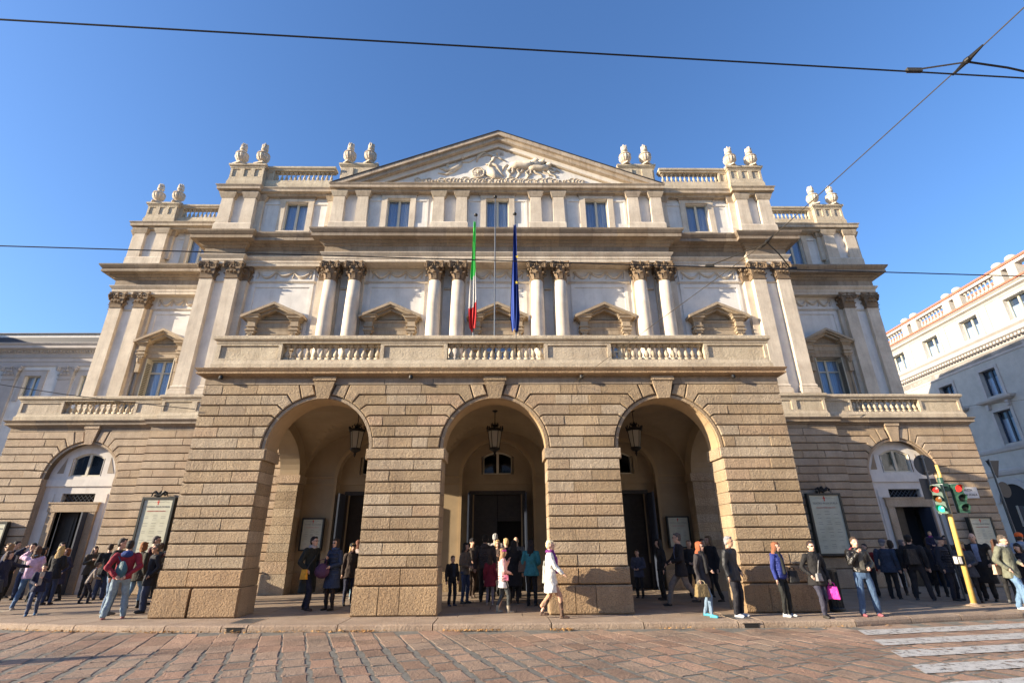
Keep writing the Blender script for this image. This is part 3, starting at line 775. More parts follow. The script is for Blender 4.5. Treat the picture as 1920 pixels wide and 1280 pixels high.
def base_mb(hw, hd, h, yf, x, z0, mb):
    mb.prof(x-hw, x+hw, yf, [(.10, z0), (.10, z0+h*.4), (.08, z0+h*.42), (.09, z0+h*.52), (.03, z0+h*.62), (.055, z0+h*.8), (.02, z0+h*.95), (0, z0+h)], yf+hd)
def column(x, y=20.42):
    mb = MB(); pr = [(.315, 7.3), (.318, 9.0), (.312, 10.4), (.298, 11.6), (.275, 12.80)]
    c = MB(); c.lathe([(r, z-6.9) for r, z in [(.315, 6.9)]+pr], n=28); me = c.mesh('column', M['column'], True)
    o = link('column', me, H, (x, y, 6.9))
    q = MB(); q.box(-.44, .44, -.44, .44, -.5, -.30); q.lathe([(.43, -.30), (.45, -.22), (.43, -.14), (.36, -.1), (.38, -.02), (.37, .05), (.32, .08)], n=24)
    link('column_base', q.mesh('column_base', M['pale'], False), o, (0, 0, 0))
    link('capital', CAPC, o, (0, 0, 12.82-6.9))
COLX = (-7.68, -6.57, -2.88, -1.82, 1.82, 2.9, 6.62, 7.72)
for x in COLX: column(x)
def pilaster(x0, x1, yf, yb, z0, z1, cap=True, mat='pale', base=True, capm=None, name='pilaster'):
    mb = MB(); a, b = sorted((x0, x1)); mb.box(a, b, yf, yb, z0, z1)
    o = P(name, mb, M[mat], H)
    if base:
        q = MB(); base_mb((b-a)/2, yb-yf, .42, yf, (a+b)/2, z0, q); P('pilaster_base', q, M[mat], o)
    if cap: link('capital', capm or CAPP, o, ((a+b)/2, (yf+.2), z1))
    return o
YM = 20.33; YW = 20.82                      # main pilaster face, main wall face
OY, OW = 23.42, 23.8                        # outer block faces
ZE = 13.70                                  # underside of the entablature
# walls as solid masses
def holed(mb, x0, x1, z0, z1, y0, y1, holes):
    xs = sorted({x0, x1}|{h[0] for h in holes}|{h[1] for h in holes}); 
    for a, b in zip(xs, xs[1:]):
        hz = sorted((h[2], h[3]) for h in holes if h[0] < (a+b)/2 < h[1]); z = z0
        for c, d in hz:
            if c > z: mb.box(a, b, y0, y1, z, c)
            z = d
        if z < z1: mb.box(a, b, y0, y1, z, z1)
BAYS = (-9.98, -4.80, 0.0, 4.84, 9.98); ABAYS = (-4.86, -.02, 4.86)
mb = MB(); holed(mb, -13.60, 13.60, 6.35, 15.2, YW, YW+.5, [(c-.70, c+.70, 7.2, 10.28) for c in BAYS])
mb.box(-13.60, 13.60, 21.6, 30, 6.35, 17.8); mb.box(-13.58, 13.58, 21.9, 30, 0, 6.3)
mb.box(-13.60, -11.7, YW, 21.6, 15.2, 17.8); mb.box(11.7, 13.60, YW, 21.6, 15.2, 17.8)
mb.box(-13.60, 13.60, YW+.5, 21.6, 17.78, 17.8)
P('main_wall', mb, M['white'], H)
for sg in (-1, 1):
    mb = MB(); x0, x1 = sorted((sg*13.4, sg*20.05)); holed(mb, x0, x1, 6.35, 17.8, OW, OW+.5, [tuple(sorted((sg*16.75-.70, sg*16.75+.70)))+(7.2, 10.28), tuple(sorted((sg*16.45-.56, sg*16.45+.56)))+(15.76, 17.42)]); mb.box(x0, x1, OW+.8, 34, 6.35, 17.8)
    P('outer_wall', mb, M['white'], H)
    # corner stone dressing along the side
    mb = MB(); x0, x1 = sorted((sg*19.9, sg*20.07)); mb.box(x0, x1, 23.6, 24.6, 6.35, 17.5); P('corner_strip', mb, M['pale'], H)
    mb = MB(); x0, x1 = sorted((sg*13.3, sg*13.62)); mb.box(x0, x1, 20.6, 23.79, 6.35, 17.5); P('corner_strip', mb, M['pale'], H)
for sg in (-1, 1):
    pilaster(sg*13.62, sg*13.03, YM, YW, 7.45, 12.95); pilaster(sg*12.47, sg*11.88, YM, YW, 7.45, 12.95)
    pilaster(sg*11.88, sg*11.58, 20.58, YW, 7.45, 12.95, capm=CAPR)
    pilaster(sg*8.36, sg*7.98, 20.58, YW, 7.0, 12.95, capm=CAPR)
    pilaster(sg*19.93, sg*19.33, OY, OW, 7.45, 12.95); pilaster(sg*18.74, sg*18.14, OY, OW, 7.45, 12.95)
    pilaster(sg*18.14, sg*17.95, 23.62, OW, 7.45, 12.95, capm=CAPR, cap=False)
    pilaster(sg*20.06, sg*19.93, 23.6, OW+.2, 7.45, 12.95, capm=CAPR)
# responds behind the columns
for x in COLX:
    mb = MB(); mb.box(x-.33, x+.33, 20.68, YW, 6.9, 13.68); P('respond', mb, M['pale'], H)

def swag(mb, x0, x1, zt, drop, y, r=.035):
    n = 12
    pts = [(x0+(x1-x0)*i/n, y, zt-drop*(1-(2*i/n-1)**2)) for i in range(n+1)]
    mb.tube(pts, [1.4*r*(.7+.8*math.sin(math.pi*i/n)) for i in range(n+1)], 6)
    for i, p in enumerate(pts): 
        mb.ell((p[0]+rnd.uniform(-.02, .02), p[1]-.02, p[2]+rnd.uniform(-.02, .03)), (.045, .035, .035), 5, 4)
def bay(cx, yw, hw, y_ref=0):
    """dressing of one bay: festoon panel, string, sunk panel"""
    mb = MB()                                # border frames, leaving the fields sunk
    def fr(z0, z1, w, t, d):
        mb.box(cx-w, cx+w, yw-d, yw-.002, z1, z1+t); mb.box(cx-w, cx+w, yw-d, yw-.002, z0-t, z0)
        mb.box(cx-w, cx-w+t, yw-d, yw-.002, z0, z1); mb.box(cx+w-t, cx+w, yw-d, yw-.002, z0, z1)
    fr(13.12, 13.60, hw, .09, .04)
    mb.box(cx-hw, cx+hw, yw-.035, yw-.002, 7.0, 12.70-.001) if False else None
    mb.box(cx-hw, cx+hw, yw-.04, yw-.002, 12.72, 12.92)
    mb.box(cx-hw, cx-hw+.16, yw-.04, yw-.002, 6.9, 12.72); mb.box(cx+hw-.16, cx+hw, yw-.04, yw-.002, 6.9, 12.72)
    o = P('bay_panel', mb, M['white'], H)
    q = MB(); q.box(cx-hw-.12, cx+hw+.12, yw-.07, yw-.041, 12.93, 12.985); q.box(cx-hw-.12, cx+hw+.12, yw-.09, yw-.041, 12.985, 13.02); P('string_course', q, M['pale'], o)
    q = MB(); W = hw-.2
    for i in range(3):
        a = cx-W+i*2*W/3; swag(q, a+.04, a+2*W/3-.04, 13.52, .28 if i != 1 else .2, yw-.03)
    for i in range(4):
        x = cx-W+i*2*W/3; q.ell((x, yw-.04, 13.52), (.07, .04, .06), 6, 5)
        q.tube([(x, yw-.03, 13.5), (x+.03, yw-.03, 13.35), (x-.02, yw-.03, 13.2)], [.03, .02, .035], 5)
    P('festoon', q, M['pale'], o)
for cx, hw in ((-10.0, 1.42), (-4.72, 1.33), (0.02, 1.33), (4.76, 1.33), (10.0, 1.42)): bay(cx, YW, hw)
for sg in (-1, 1): bay(sg*16.75, OW, 1.12)
# bands between paired columns / pilasters
for a, b in ((-7.3, -6.95), (-2.5, -2.2), (2.2, 2.52), (6.98, 7.33)):
    mb = MB(); mb.box(a, b, 20.72, YW-.002, 12.6, 12.68); P('string_course', mb, M['pale'], H)
for sg in (-1, 1):
    for a, b, y0, y1 in ((13.03, 12.47, 20.5, 20.555), (19.33, 18.74, 23.55, 23.595)):
        mb = MB(); mb.box(*sorted((sg*a, sg*b)), y0, y1, 12.85, 12.93); P('string_course', mb, M['pale'], H)

def window_unit(cx, yw, w, z0, z1, parent, frame_d=.12, fw=.055, curtain=True, mull=True, transom=None, name='window', mat='frame', reveal=.25):
    """window standing in a stone opening drawn on the wall: w = half width"""
    mb = MB(); y = yw
    mb.box(cx-w, cx-w+fw, y, y+.07, z0, z1); mb.box(cx+w-fw, cx+w, y, y+.07, z0, z1)
    mb.box(cx-w+fw, cx+w-fw, y, y+.07, z1-fw, z1); mb.box(cx-w+fw, cx+w-fw, y, y+.07, z0, z0+fw)
    if mull: mb.box(cx-.055, cx+.055, y-.01, y+.08, z0+fw, z1-fw)
    if transom: mb.box(cx-w+fw, cx-.055, y-.005, y+.075, transom, transom+.07); mb.box(cx+.055, cx+w-fw, y-.005, y+.075, transom, transom+.07)
    o = P(name, mb, M[mat], parent)
    for a, b in ((cx-w+fw, cx-.055), (cx+.055, cx+w-fw)) if mull else ((cx-w+fw, cx+w-fw),):
        q = MB(); q.box(a, b, y+.03, y+.04, z0+fw, z1-fw); P('pane', q, M['glass'], o)
    if curtain:
        q = MB(); n = 44; v = []
        for i in range(n+1):
            x = cx-w+2*w*i/n; yy = y+.14+.018*math.sin(i*1.9+cx)+.01*math.sin(i*.7)
            v += [(x, yy, z0), (x, yy, z1)]
        q.add(v, [(2*i, 2*i+2, 2*i+3, 2*i+1) for i in range(n)]); P('curtain', q, M['curtain'], o)
    return o
def aedicule(cx, yw, hwid=1.38, zlow=7.2, shutter=True):
    """pedimented window: yw wall face"""
    yf = yw-.42; A = M['aedic']
    mb = MB(); zt = 10.28; ow = .70
    mb.box(cx-ow-.2, cx-ow, yw-.14, yw+.0, zlow, zt+.2); mb.box(cx+ow, cx+ow+.2, yw-.14, yw+.0, zlow, zt+.2); mb.box(cx-ow, cx+ow, yw-.14, yw+.0, zt, zt+.2)
    for sg in (-1, 1): mb.box(*sorted((cx+sg*(ow+.2), cx+sg*(ow+.30))), yw-.18, yw-.002, zlow, zt+.3)
    root = P('window_surround', mb, A, H)
    for sg in (-1, 1):                       # block, console and moulded impost each side
        q = MB(); xa, xb = sorted((cx+sg*.78, cx+sg*1.12))
        q.box(xa, xb, yf+.10, yw-.003, 10.30, 10.92)
        q.prof(xa, xb, yf+.10, [(.0, 10.86), (.05, 10.90), (.06, 10.94), (.13, 10.98), (.15, 11.0), (.15, 11.06), (.20, 11.10), (.22, 11.13)], yw-.003)
        q.prof(xa, xb, yf+.10, [(.0, 10.38), (.04, 10.40), (.06, 10.44), (.06, 10.47), (0, 10.5)], yw-.003)
        q.prof(xa, xb, yf+.10, [(.0, 10.58), (.05, 10.60), (.05, 10.64), (0, 10.66)], yw-.003)
        P('entablature_block', q, A, root)
        q = MB(); xm = (xa+xb)/2
        pts = [(xm, yf+.16, 10.28), (xm, yf+.10, 10.18), (xm, yf+.12, 10.05), (xm, yf+.24, 9.9), (xm, yf+.30, 9.75), (xm, yf+.26, 9.62), (xm, yf+.32, 9.52)]
        q.tube(pts, [.09, .11, .10, .07, .055, .075, .04], 8); q.box(xm-.1, xm+.1, yf+.12, yw-.003, 9.5, 10.3)
        P('console', q, A, root)
    q = MB()
    q.prof(cx-.79, cx+.79, yf+.28, [(0, 10.48), (.02, 10.5), (.02, 10.55), (.05, 10.6), (0, 10.62), (0, 10.83), (.03, 10.86), (.06, 10.92), (.06, 10.95)], yw-.003, False)
    P('architrave', q, A, root)
    # raking pediment
    q = MB(); ap, en = 11.74, 11.10; hh = hwid
    for sg in (-1, 1):
        sl = (ap-en)/hh
        for (t0, t1, yy) in ((0, .13, yf-.12), (.13, .22, yf-.04), (.22, .34, yf+.10)):
            xe = hh-(0 if t0 == 0 else t0*1.2)
            p = [(cx, ap-t1), (cx+sg*xe, ap-sl*xe-t1+.0), (cx+sg*xe, ap-sl*xe-t0), (cx, ap-t0)]
            q.ext(p if sg < 0 else p[::-1], yy, yw-.004)
    P('pediment', q, A, root)
    q = MB(); q.ext([(cx-1.0, 11.06), (cx+1.0, 11.06), (cx, 11.5)], yw-.05, yw-.005); P('tympanum', q, A, root)
    # shutters folded into the reveal, window, dark void
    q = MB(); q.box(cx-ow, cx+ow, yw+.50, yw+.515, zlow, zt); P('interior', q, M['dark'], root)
    window_unit(cx, yw+.20, ow-.05, zlow, zt-.06, H, curtain=True, transom=9.55, fw=.06)
    for sg in (-1, 1):
        q = MB(); xx = cx+sg*(ow-.03); q.box(xx-.02, xx+.02, yw-.16, yw+.19, zlow, zt-.03)
        so = P('shutter', q, M['frame'], root)
        q = MB()
        for i in range(int((zt-zlow-.3)/.085)):
            z = zlow+.12+i*.085; q.box(xx-sg*.022, xx-sg*.034, yw-.12, yw+.15, z, z+.045)
        tag(P('louvre', q, M['board'], so), kind='stuff')
for cx in (-9.98, -4.80, 0.0, 4.84, 9.98): aedicule(cx, YW-.02)
for sg in (-1, 1): aedicule(sg*16.75, OW-.02, 1.32)

# ---------------------------------------------------------------- entablature and main cornice
EN0 = [(.0, ZE), (.0, 13.86), (.025, 13.865), (.025, 13.98), (.05, 14.0), (.10, 14.07), (.14, 14.13), (.14, 14.16), (.0, 14.18), (.0, 14.52),
      (.04, 14.54), (.09, 14.60), (.09, 14.64), (.20, 14.69), (.22, 14.74), (.22, 14.76), (.50, 14.79), (.50, 14.93), (.46, 14.94), (.52, 15.0), (.60, 15.10), (.62, 15.16), (.62, 15.18), (.0, 15.34)]
def ent(x0, x1, yf, yb, ends=True, dz=0):
    EN = [(p, z+dz) for p, z in EN0]
    a, b = sorted((x0, x1)); seg_prof('architrave_stone', 'pale', H, a, b, yf, EN[:9], yb, ends, 1.4, 2.3)
    seg_prof('frieze_stone', 'trim', H, a, b, yf, EN[8:10], yb, ends, .9, 1.5)
    seg_prof('cornice_stone', 'trim', H, a, b, yf, EN[9:], yb, ends, 1.0, 1.8)
ent(-8.05, 8.05, 20.12, 21.5)
for sg in (-1, 1): ent(sg*8.06, sg*11.83, 20.52, 21.5, False, -.005)
for sg in (-1, 1):
    ent(sg*11.82, sg*13.68, 20.30, 23.0, True)
    ent(sg*13.3, sg*20.0, 23.38, 25.0, True, -.009)
# ---------------------------------------------------------------- attic
ZA0, ZA1, ZA2, ZA3 = 15.3, 15.95, 17.40, 17.72
def attic_pil(x0, x1, yf, yb, wall=True):
    a, b = sorted((x0, x1)); mb = MB(); mb.frus((a-.015, b+.015, yf-.015, yb), (a+.01, b-.01, yf+.0, yb), ZA1, ZA2)
    o = P('attic_pilaster', mb, M['pale'], H)
    q = MB(); q.prof(a-.02, b+.02, yf, [(.0, ZA2), (.02, ZA2+.02), (.10, ZA3-.08), (.11, ZA3)], yb); P('pilaster_cap', q, M['trim2'], o)
    return o
def attic_base(x0, x1, yf, yb):
    a, b = sorted((x0, x1)); mb = MB(); mb.prof(a, b, yf, [(.06, ZA0), (.06, ZA1-.08), (.02, ZA1)], yb); P('attic_base', mb, M['pale'], H)
for a, b in ((-8.03, -7.47), (-6.86, -6.32), (-3.16, -2.62), (-2.04, -1.50), (1.58, 2.12), (2.70, 3.24), (6.38, 6.92), (7.50, 8.05)): attic_pil(a, b, 20.18, 20.5)
for a, b in ((-8.03, -6.32), (-3.16, -1.50), (1.58, 3.24), (6.38, 8.05)): attic_base(a, b, 20.18, 20.5)
for sg in (-1, 1):
    for a, b in ((13.52, 12.94), (12.42, 11.86)): attic_pil(sg*a, sg*b, 20.32, 20.8)
    attic_base(sg*13.52, sg*11.86, 20.32, 20.8)
    for a, b, y0, y1 in ((13.0, 12.3, 20.50, 20.9), (19.3, 18.6, 23.56, OW+.1)):
        mb = MB(); mb.box(*sorted((sg*a, sg*b)), y0, y1, ZA1, 17.74); P('attic_panel', mb, M['white'], H)
    for a, b, y0, y1 in ((13.1, 12.4, 20.56, YW+.1), (19.4, 18.7, 23.6, OW+.1)):
        mb = MB(); mb.box(*sorted((sg*a, sg*b)), y0, y1, 6.4, ZE+.1); P('pier_infill', mb, M['white'], H)
    attic_pil(sg*11.86, sg*11.56, 20.56, 20.8); attic_base(sg*11.86, sg*11.56, 20.56, 20.8)
    attic_pil(sg*8.42, sg*8.1, 20.56, 20.8)
    for a, b in ((19.83, 19.25), (18.66, 18.06)): attic_pil(sg*a, sg*b, OY-.02, OW)
    attic_base(sg*19.83, sg*18.06, OY-.02, OW)
    attic_pil(sg*20.04, sg*19.83, 23.6, OW+.3); attic_pil(sg*18.06, sg*17.85, 23.62, OW)
mb = MB(); holed(mb, -8.03, 8.03, 15.2, 17.9, 20.40, 20.80, [(c-.56, c+.56, 15.76, 17.42) for c in ABAYS]); P('attic_wall', mb, M['white'], H)
def attic_bay(cx, yw, hw, w=.55):
    """window with flat surround and a sunk panel either side"""
    mb = MB(); f = .27
    mb.box(cx-w-f, cx-w, yw-.09, yw-.001, 15.6, 17.42); mb.box(cx+w, cx+w+f, yw-.09, yw-.001, 15.6, 17.42)
    mb.box(cx-w-f-.02, cx+w+f+.02, yw-.09, yw-.001, 17.42, 17.58) ; mb.box(cx-w-f, cx+w+f, yw-.12, yw-.001, 15.45, 15.72)
    o = P('attic_window_surround', mb, M['pale'], H)
    q = MB(); q.prof(cx-w-f, cx+w+f, yw-.05, [(.03, 17.58), (.08, 17.62), (.12, 17.70), (.12, 17.72)], yw-.001); P('lintel', q, M['trim'], o)
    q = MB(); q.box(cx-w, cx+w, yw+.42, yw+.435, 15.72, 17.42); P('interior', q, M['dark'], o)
    window_unit(cx, yw+.12, w-.003, 15.765, 17.415, H)
    for sg in (-1, 1):
        mb = MB(); a, b = sorted((cx+sg*(w+f), cx+sg*hw)); t = .10
        if b-a < .3: continue
        mb.box(a, b, yw-.045, yw-.001, 17.28, 17.42); mb.box(a, b, yw-.045, yw-.001, 15.6, 15.98)
        if sg < 0: mb.box(a, a+t, yw-.03, yw-.001, 15.98, 17.28)
        else: mb.box(b-t, b, yw-.03, yw-.001, 15.98, 17.28)
        P('attic_panel', mb, M['white'], H)
for cx, hw in ((-4.86, 1.45), (-.02, 1.45), (4.86, 1.45)): attic_bay(cx, 20.40, hw, .56)
for sg in (-1, 1): attic_bay(sg*9.96, 20.72, 1.58, .56); 
mb = MB(); holed(mb, -11.9, -8.0, 15.2, 17.9, 20.72, 21.1, [(-9.96-.56, -9.96+.56, 15.76, 17.42)]); P('attic_wall', mb, M['white'], H); mb = MB(); holed(mb, 8.0, 11.9, 15.2, 17.9, 20.72, 21.1, [(9.96-.56, 9.96+.56, 15.76, 17.42)]); P('attic_wall', mb, M['white'], H)
for sg in (-1, 1): attic_bay(sg*16.45, OW, 1.4, .56)
# attic cornices
CP = [(.02, ZA3-.04), (.02, 17.74), (.06, 17.78), (.20, 17.81), (.20, 17.93), (.26, 18.02), (.26, 18.04), (0, 18.12)]
def acorn(x0, x1, yf, yb, ends=True):
    a, b = sorted((x0, x1)); seg_prof('attic_cornice_stone', 'trim2', H, a, b, yf, CP, yb, ends)
acorn(-8.0, 8.0, 20.16, 20.6)
for sg in (-1, 1):
    acorn(sg*8.2, sg*11.9, 20.52, 21.5, False); acorn(sg*11.84, sg*13.55, 20.30, 24, True); acorn(sg*13.3, sg*19.86, OY-.02, 25, True)
    mb = MB(); mb.box(*sorted((sg*13.2, sg*8.1)), 20.9, 30, 17.8, 18.1); mb.box(*sorted((sg*13.3, sg*19.8)), 24, 33, 17.8, 18.1); P('flat_roof', mb, M['pale'], H)
def attic_balu(secs, yf, top_extra=0):
    return balustrade(secs, yf, 18.12, .50, .60, .24, H, th=.30, mesh=BMs, pal='rail', npm=4.3)
URN = MB(); pr = [(.19, 0), (.19, .07), (.11, .10), (.08, .14), (.12, .18), (.23, .25), (.31, .36), (.335, .48), (.31, .56), (.28, .58), (.325, .61), (.30, .66), (.20, .72), (.13, .78), (.115, .86), (.165, .90), (.18, .95), (.16, 1.05), (.10, 1.18), (.04, 1.30)]
URN.lathe(pr, n=26, flute=.09, fr=(5, 8))
for i in range(9):
    a = 2*math.pi*i/9; URN.ell((.125*math.cos(a), .125*math.sin(a), 1.08+.06*(i % 2)), (.05, .05, .17), 6, 5)
URN.ell((0, 0, 1.22), (.06, .06, .16), 6, 5)
URN.box(-.27, .27, -.27, .27, -.07, 0)
URNM = URN.mesh('urn', M['urn'])
def urn(x, y, z):
    o = link('urn', URNM, H, (x, y, z), (0, 0, rnd.uniform(0, 6))); o.scale = (.98, .98, rnd.uniform(.96, 1.03)); return o
for sg in (-1, 1):
    m = lambda l: [(k, *(sorted((sg*a, sg*b)))) for k, a, b in l]
    attic_balu(m([('b', 8.35, 11.3), ('p', 11.3, 11.74)]), 20.50)
    attic_balu(m([('p', 11.74, 12.3), ('p', 12.3, 12.82), ('p', 12.82, 13.4)]), 20.28)
    for x in (13.1, 12.02): urn(sg*x, 20.44, 19.53)
    attic_balu(m([('b', 13.62, 17.75), ('p', 17.75, 17.95)]), 23.62)
    attic_balu(m([('p', 17.95, 18.5), ('p', 18.5, 18.98), ('p', 18.98, 19.55)]), 23.40)
    for x in (19.28, 18.16): urn(sg*x, 23.56, 19.53)
    # pedestal pair behind the pediment slope
    mb = MB(); mb.prof(*sorted((sg*6.25, sg*8.05)), 20.62, [(0, 18.1), (0, 19.55), (.04, 19.6), (.10, 19.68), (.10, 19.78)], 21.0); P('parapet_block', mb, M['rail'], H)
    for a, b in ((7.95, 7.4), (6.9, 6.35)):
        q = MB(); q.box(*sorted((sg*a, sg*b)), 20.56, 20.62, 18.3, 19.5); P('pedestal', q, M['rail'], H)
    for x in (7.72, 6.66): urn(sg*x, 20.72, 19.86)
# ---------------------------------------------------------------- big pediment
AP, BZ, HB = 21.38, 18.06, 8.16
sl = (AP-BZ)/HB
root = MB(); root.ext([(-HB+.5, BZ-.05), (HB-.5, BZ-.05), (0, AP-.3)], 20.45, 21.2); ped = P('pediment', root, M['white'], H)
for sg in (-1, 1):
    for nm, mat, t0, t1, yy, xs in (('raking_cornice', 'trim2', .0, .22, 19.96, 0), ('raking_cornice', 'trim2', .22, .44, 20.08, .35), ('raking_band', 'niche', .44, .68, 20.30, .9), ('raking_moulding', 'aedic', .68, .74, 20.38, 1.6)):
        mb = MB(); xe = HB-xs; ze = AP-sl*xe
        p = [(0, AP-t1), (sg*(HB-(t1)/sl), BZ), (sg*(HB-(t0)/sl), BZ), (0, AP-t0)]
        mb.ext(p if sg < 0 else p[::-1], yy, 21.3); P(nm, mb, M[mat], ped)
mb = MB()
for sg in (-1, 1):
    p = [(0, AP), (sg*(HB+.04), BZ), (sg*(HB+.04), BZ+.03), (0, AP+.035)]; mb.ext(p if sg < 0 else p[::-1], 19.92, 22.5)
P('roof_edge', mb, M['darkroof'], ped)
# relief: rising figures, chariot and horses above clouds
RY = 20.44
def rel(name, fn):
    mb = MB(); fn(mb); mb.v = [(p[0], p[1], p[2]+.36) for p in mb.v]; P(name, mb, M['pale'], ped, smooth=True)
def limb(mb, pts, rs):
    mb.tube([(x, RY-.01, z) for x, z in pts], rs, 7)
def clouds(mb):
    for i in range(52):
        x = -4.1+8.4*i/51+rnd.uniform(-.06, .06); r = rnd.uniform(.08, .2)*(1.25 if -1.8 < x < 3 else .9); z0 = 18.10+rnd.uniform(0, .14)
        st = rnd.uniform(0, 1)
        pts = [(x+r*math.cos(st+k*.42), RY-.03-.003*k, z0+r*.9*math.sin(st+k*.42)) for k in range(9)]
        mb.tube(pts, .028, 5); mb.ell((x, RY, z0), (r*.9, .05, r*.85), 8, 6)
rel('relief_clouds', clouds)
def wheel(mb):
    c = (-1.0, 18.68); R_ = .30
    mb.tube([(c[0]+R_*math.cos(i*math.pi/10), RY-.08, c[1]+R_*math.sin(i*math.pi/10)) for i in range(21)], .045, 6)
    mb.ell((c[0], RY-.1, c[1]), (.07, .06, .07), 8, 6)
    for i in range(8):
        a = i*math.pi/4; mb.tube([(c[0], RY-.08, c[1]), (c[0]+R_*math.cos(a), RY-.08, c[1]+R_*math.sin(a))], .02, 4)
rel('relief_wheel', wheel)
def chariot(mb):
    mb.ext([(-.70, 18.6), (-.2, 18.35), (.25, 18.32), (.02, 18.6), (-.22, 19.0), (-.50, 19.05), (-.56, 18.85)], RY-.09, RY)
    limb(mb, [(-.62, 19.25), (-.4, 19.3), (-.1, 19.18)], .04)
rel('relief_chariot', chariot)
def driver(mb):
    limb(mb, [(-.50, 19.0), (-.38, 19.3), (-.26, 19.6), (-.12, 19.82)], [.07, .11, .12, .04]); mb.ell((-.06, RY-.06, 19.92), (.075, .07, .09), 8, 6)
    limb(mb, [(-.2, 19.8), (.1, 19.65), (.4, 19.45)], [.06, .05, .03]); limb(mb, [(-.3, 19.8), (-.6, 19.9), (-.95, 19.7)], [.06, .05, .03])
    limb(mb, [(-.45, 19.3), (-.1, 19.2), (.1, 18.8), (.3, 18.5)], [.10, .09, .06, .04])
    limb(mb, [(-.3, 19.85), (-.75, 20.0), (-1.05, 19.75), (-1.1, 19.4)], [.03, .07, .09, .03])
    for i in range(13):
        a = R(-20+i*15); limb(mb, [(-.05+.15*math.cos(a), 19.92+.14*math.sin(a)), (-.05+.38*math.cos(a), 19.92+.24*math.sin(a))], [.012, .005])
rel('relief_driver', driver)
def flyer(mb):
    limb(mb, [(-3.0, 19.0), (-2.6, 18.85), (-2.2, 18.95), (-1.95, 19.2), (-1.85, 19.45)], [.03, .10, .16, .13, .06]); mb.ell((-1.83, RY-.1, 19.62), (.09, .08, .11), 8, 6)
    limb(mb, [(-1.9, 19.4), (-1.5, 19.4), (-1.15, 19.65)], [.05, .04, .03]); limb(mb, [(-2.2, 18.85), (-2.6, 18.62), (-3.05, 18.7)], [.10, .07, .03])
    limb(mb, [(-2.0, 19.3), (-2.4, 19.5), (-2.6, 19.2), (-2.5, 18.95)], [.02, .05, .06, .03])
rel('relief_flying_figure', flyer)
def horse(dx, dz, s):
    def f(mb):
        q = lambda l: [(dx+a*s, 18.2+dz+b*s) for a, b in l]
        limb(mb, q([(0, .62), (.25, .66), (.6, .64), (.9, .66)]), [.13*s, .20*s, .17*s, .19*s])
        limb(mb, q([(.85, .72), (1.05, .95), (1.12, 1.12)]), [.16*s, .11*s, .08*s]); limb(mb, q([(1.08, 1.15), (1.22, 1.08), (1.38, .93)]), [.085*s, .07*s, .045*s])
        limb(mb, q([(.92, .55), (1.15, .42), (1.3, .55), (1.42, .42)]), [.08*s, .05*s, .04*s, .03*s]); limb(mb, q([(.85, .55), (1.0, .3), (1.2, .25), (1.25, .12)]), [.08*s, .05*s, .04*s, .03*s])
        limb(mb, q([(.05, .6), (-.1, .4), (.02, .2), (-.15, .02)]), [.12*s, .07*s, .045*s, .03*s]); limb(mb, q([(.1, .58), (.12, .35), (-.05, .22), (-.12, .0)]), [.1*s, .06*s, .04*s, .03*s])
        limb(mb, q([(-.1, .7), (-.25, .6), (-.3, .4)]), [.05*s, .05*s, .02*s])
        for k in range(5): limb(mb, q([(.9+.05*k, .85+.07*k), (.82+.05*k, .9+.06*k)]), [.04*s, .02*s])
    return f
for k, (a, b, c) in enumerate(((.62, .12, 1.3), (1.1, .2, 1.22), (1.55, .1, 1.12))): rel('relief_horse', horse(a, b, c))
# small black spotlights and drain spouts on the portico cornice
for x in (-7.85, -3.0+.6, 2.55, 7.0):
    q = MB(); q.lathe([(.05, 0), (.06, .03), (.05, .1), (.02, .12)], (x, 13.86, 6.07), n=10); q.box(x-.01, x+.01, 13.86, 13.99, 6.16, 6.19); P('spotlight', q, M['iron'], H)
# ================================================================ ground
def road_sheet():
    mb = MB(); mb.box(-300, 300, -160, 300, -.60, -.138); tag(P('road', mb, M['grout']), kind='structure'); 
road_sheet(); ROAD = bpy.data.objects['road']
def kerb_y(x):
    pts = [(-30, 17.5), (-15, 14.6), (-11.6, 13.55), (-10.0, 13.2), (-8.3, 12.92), (-6, 12.78), (0, 12.70), (8.2, 12.68), (9.6, 13.02), (11.2, 13.38), (13.1, 13.72), (17, 15.2), (30, 24)]
    for (a, ya), (b, yb) in zip(pts, pts[1:]):
        if a <= x <= b: return ya+(yb-ya)*(x-a)/(b-a)
    return pts[0][1] if x < 0 else pts[-1][1]
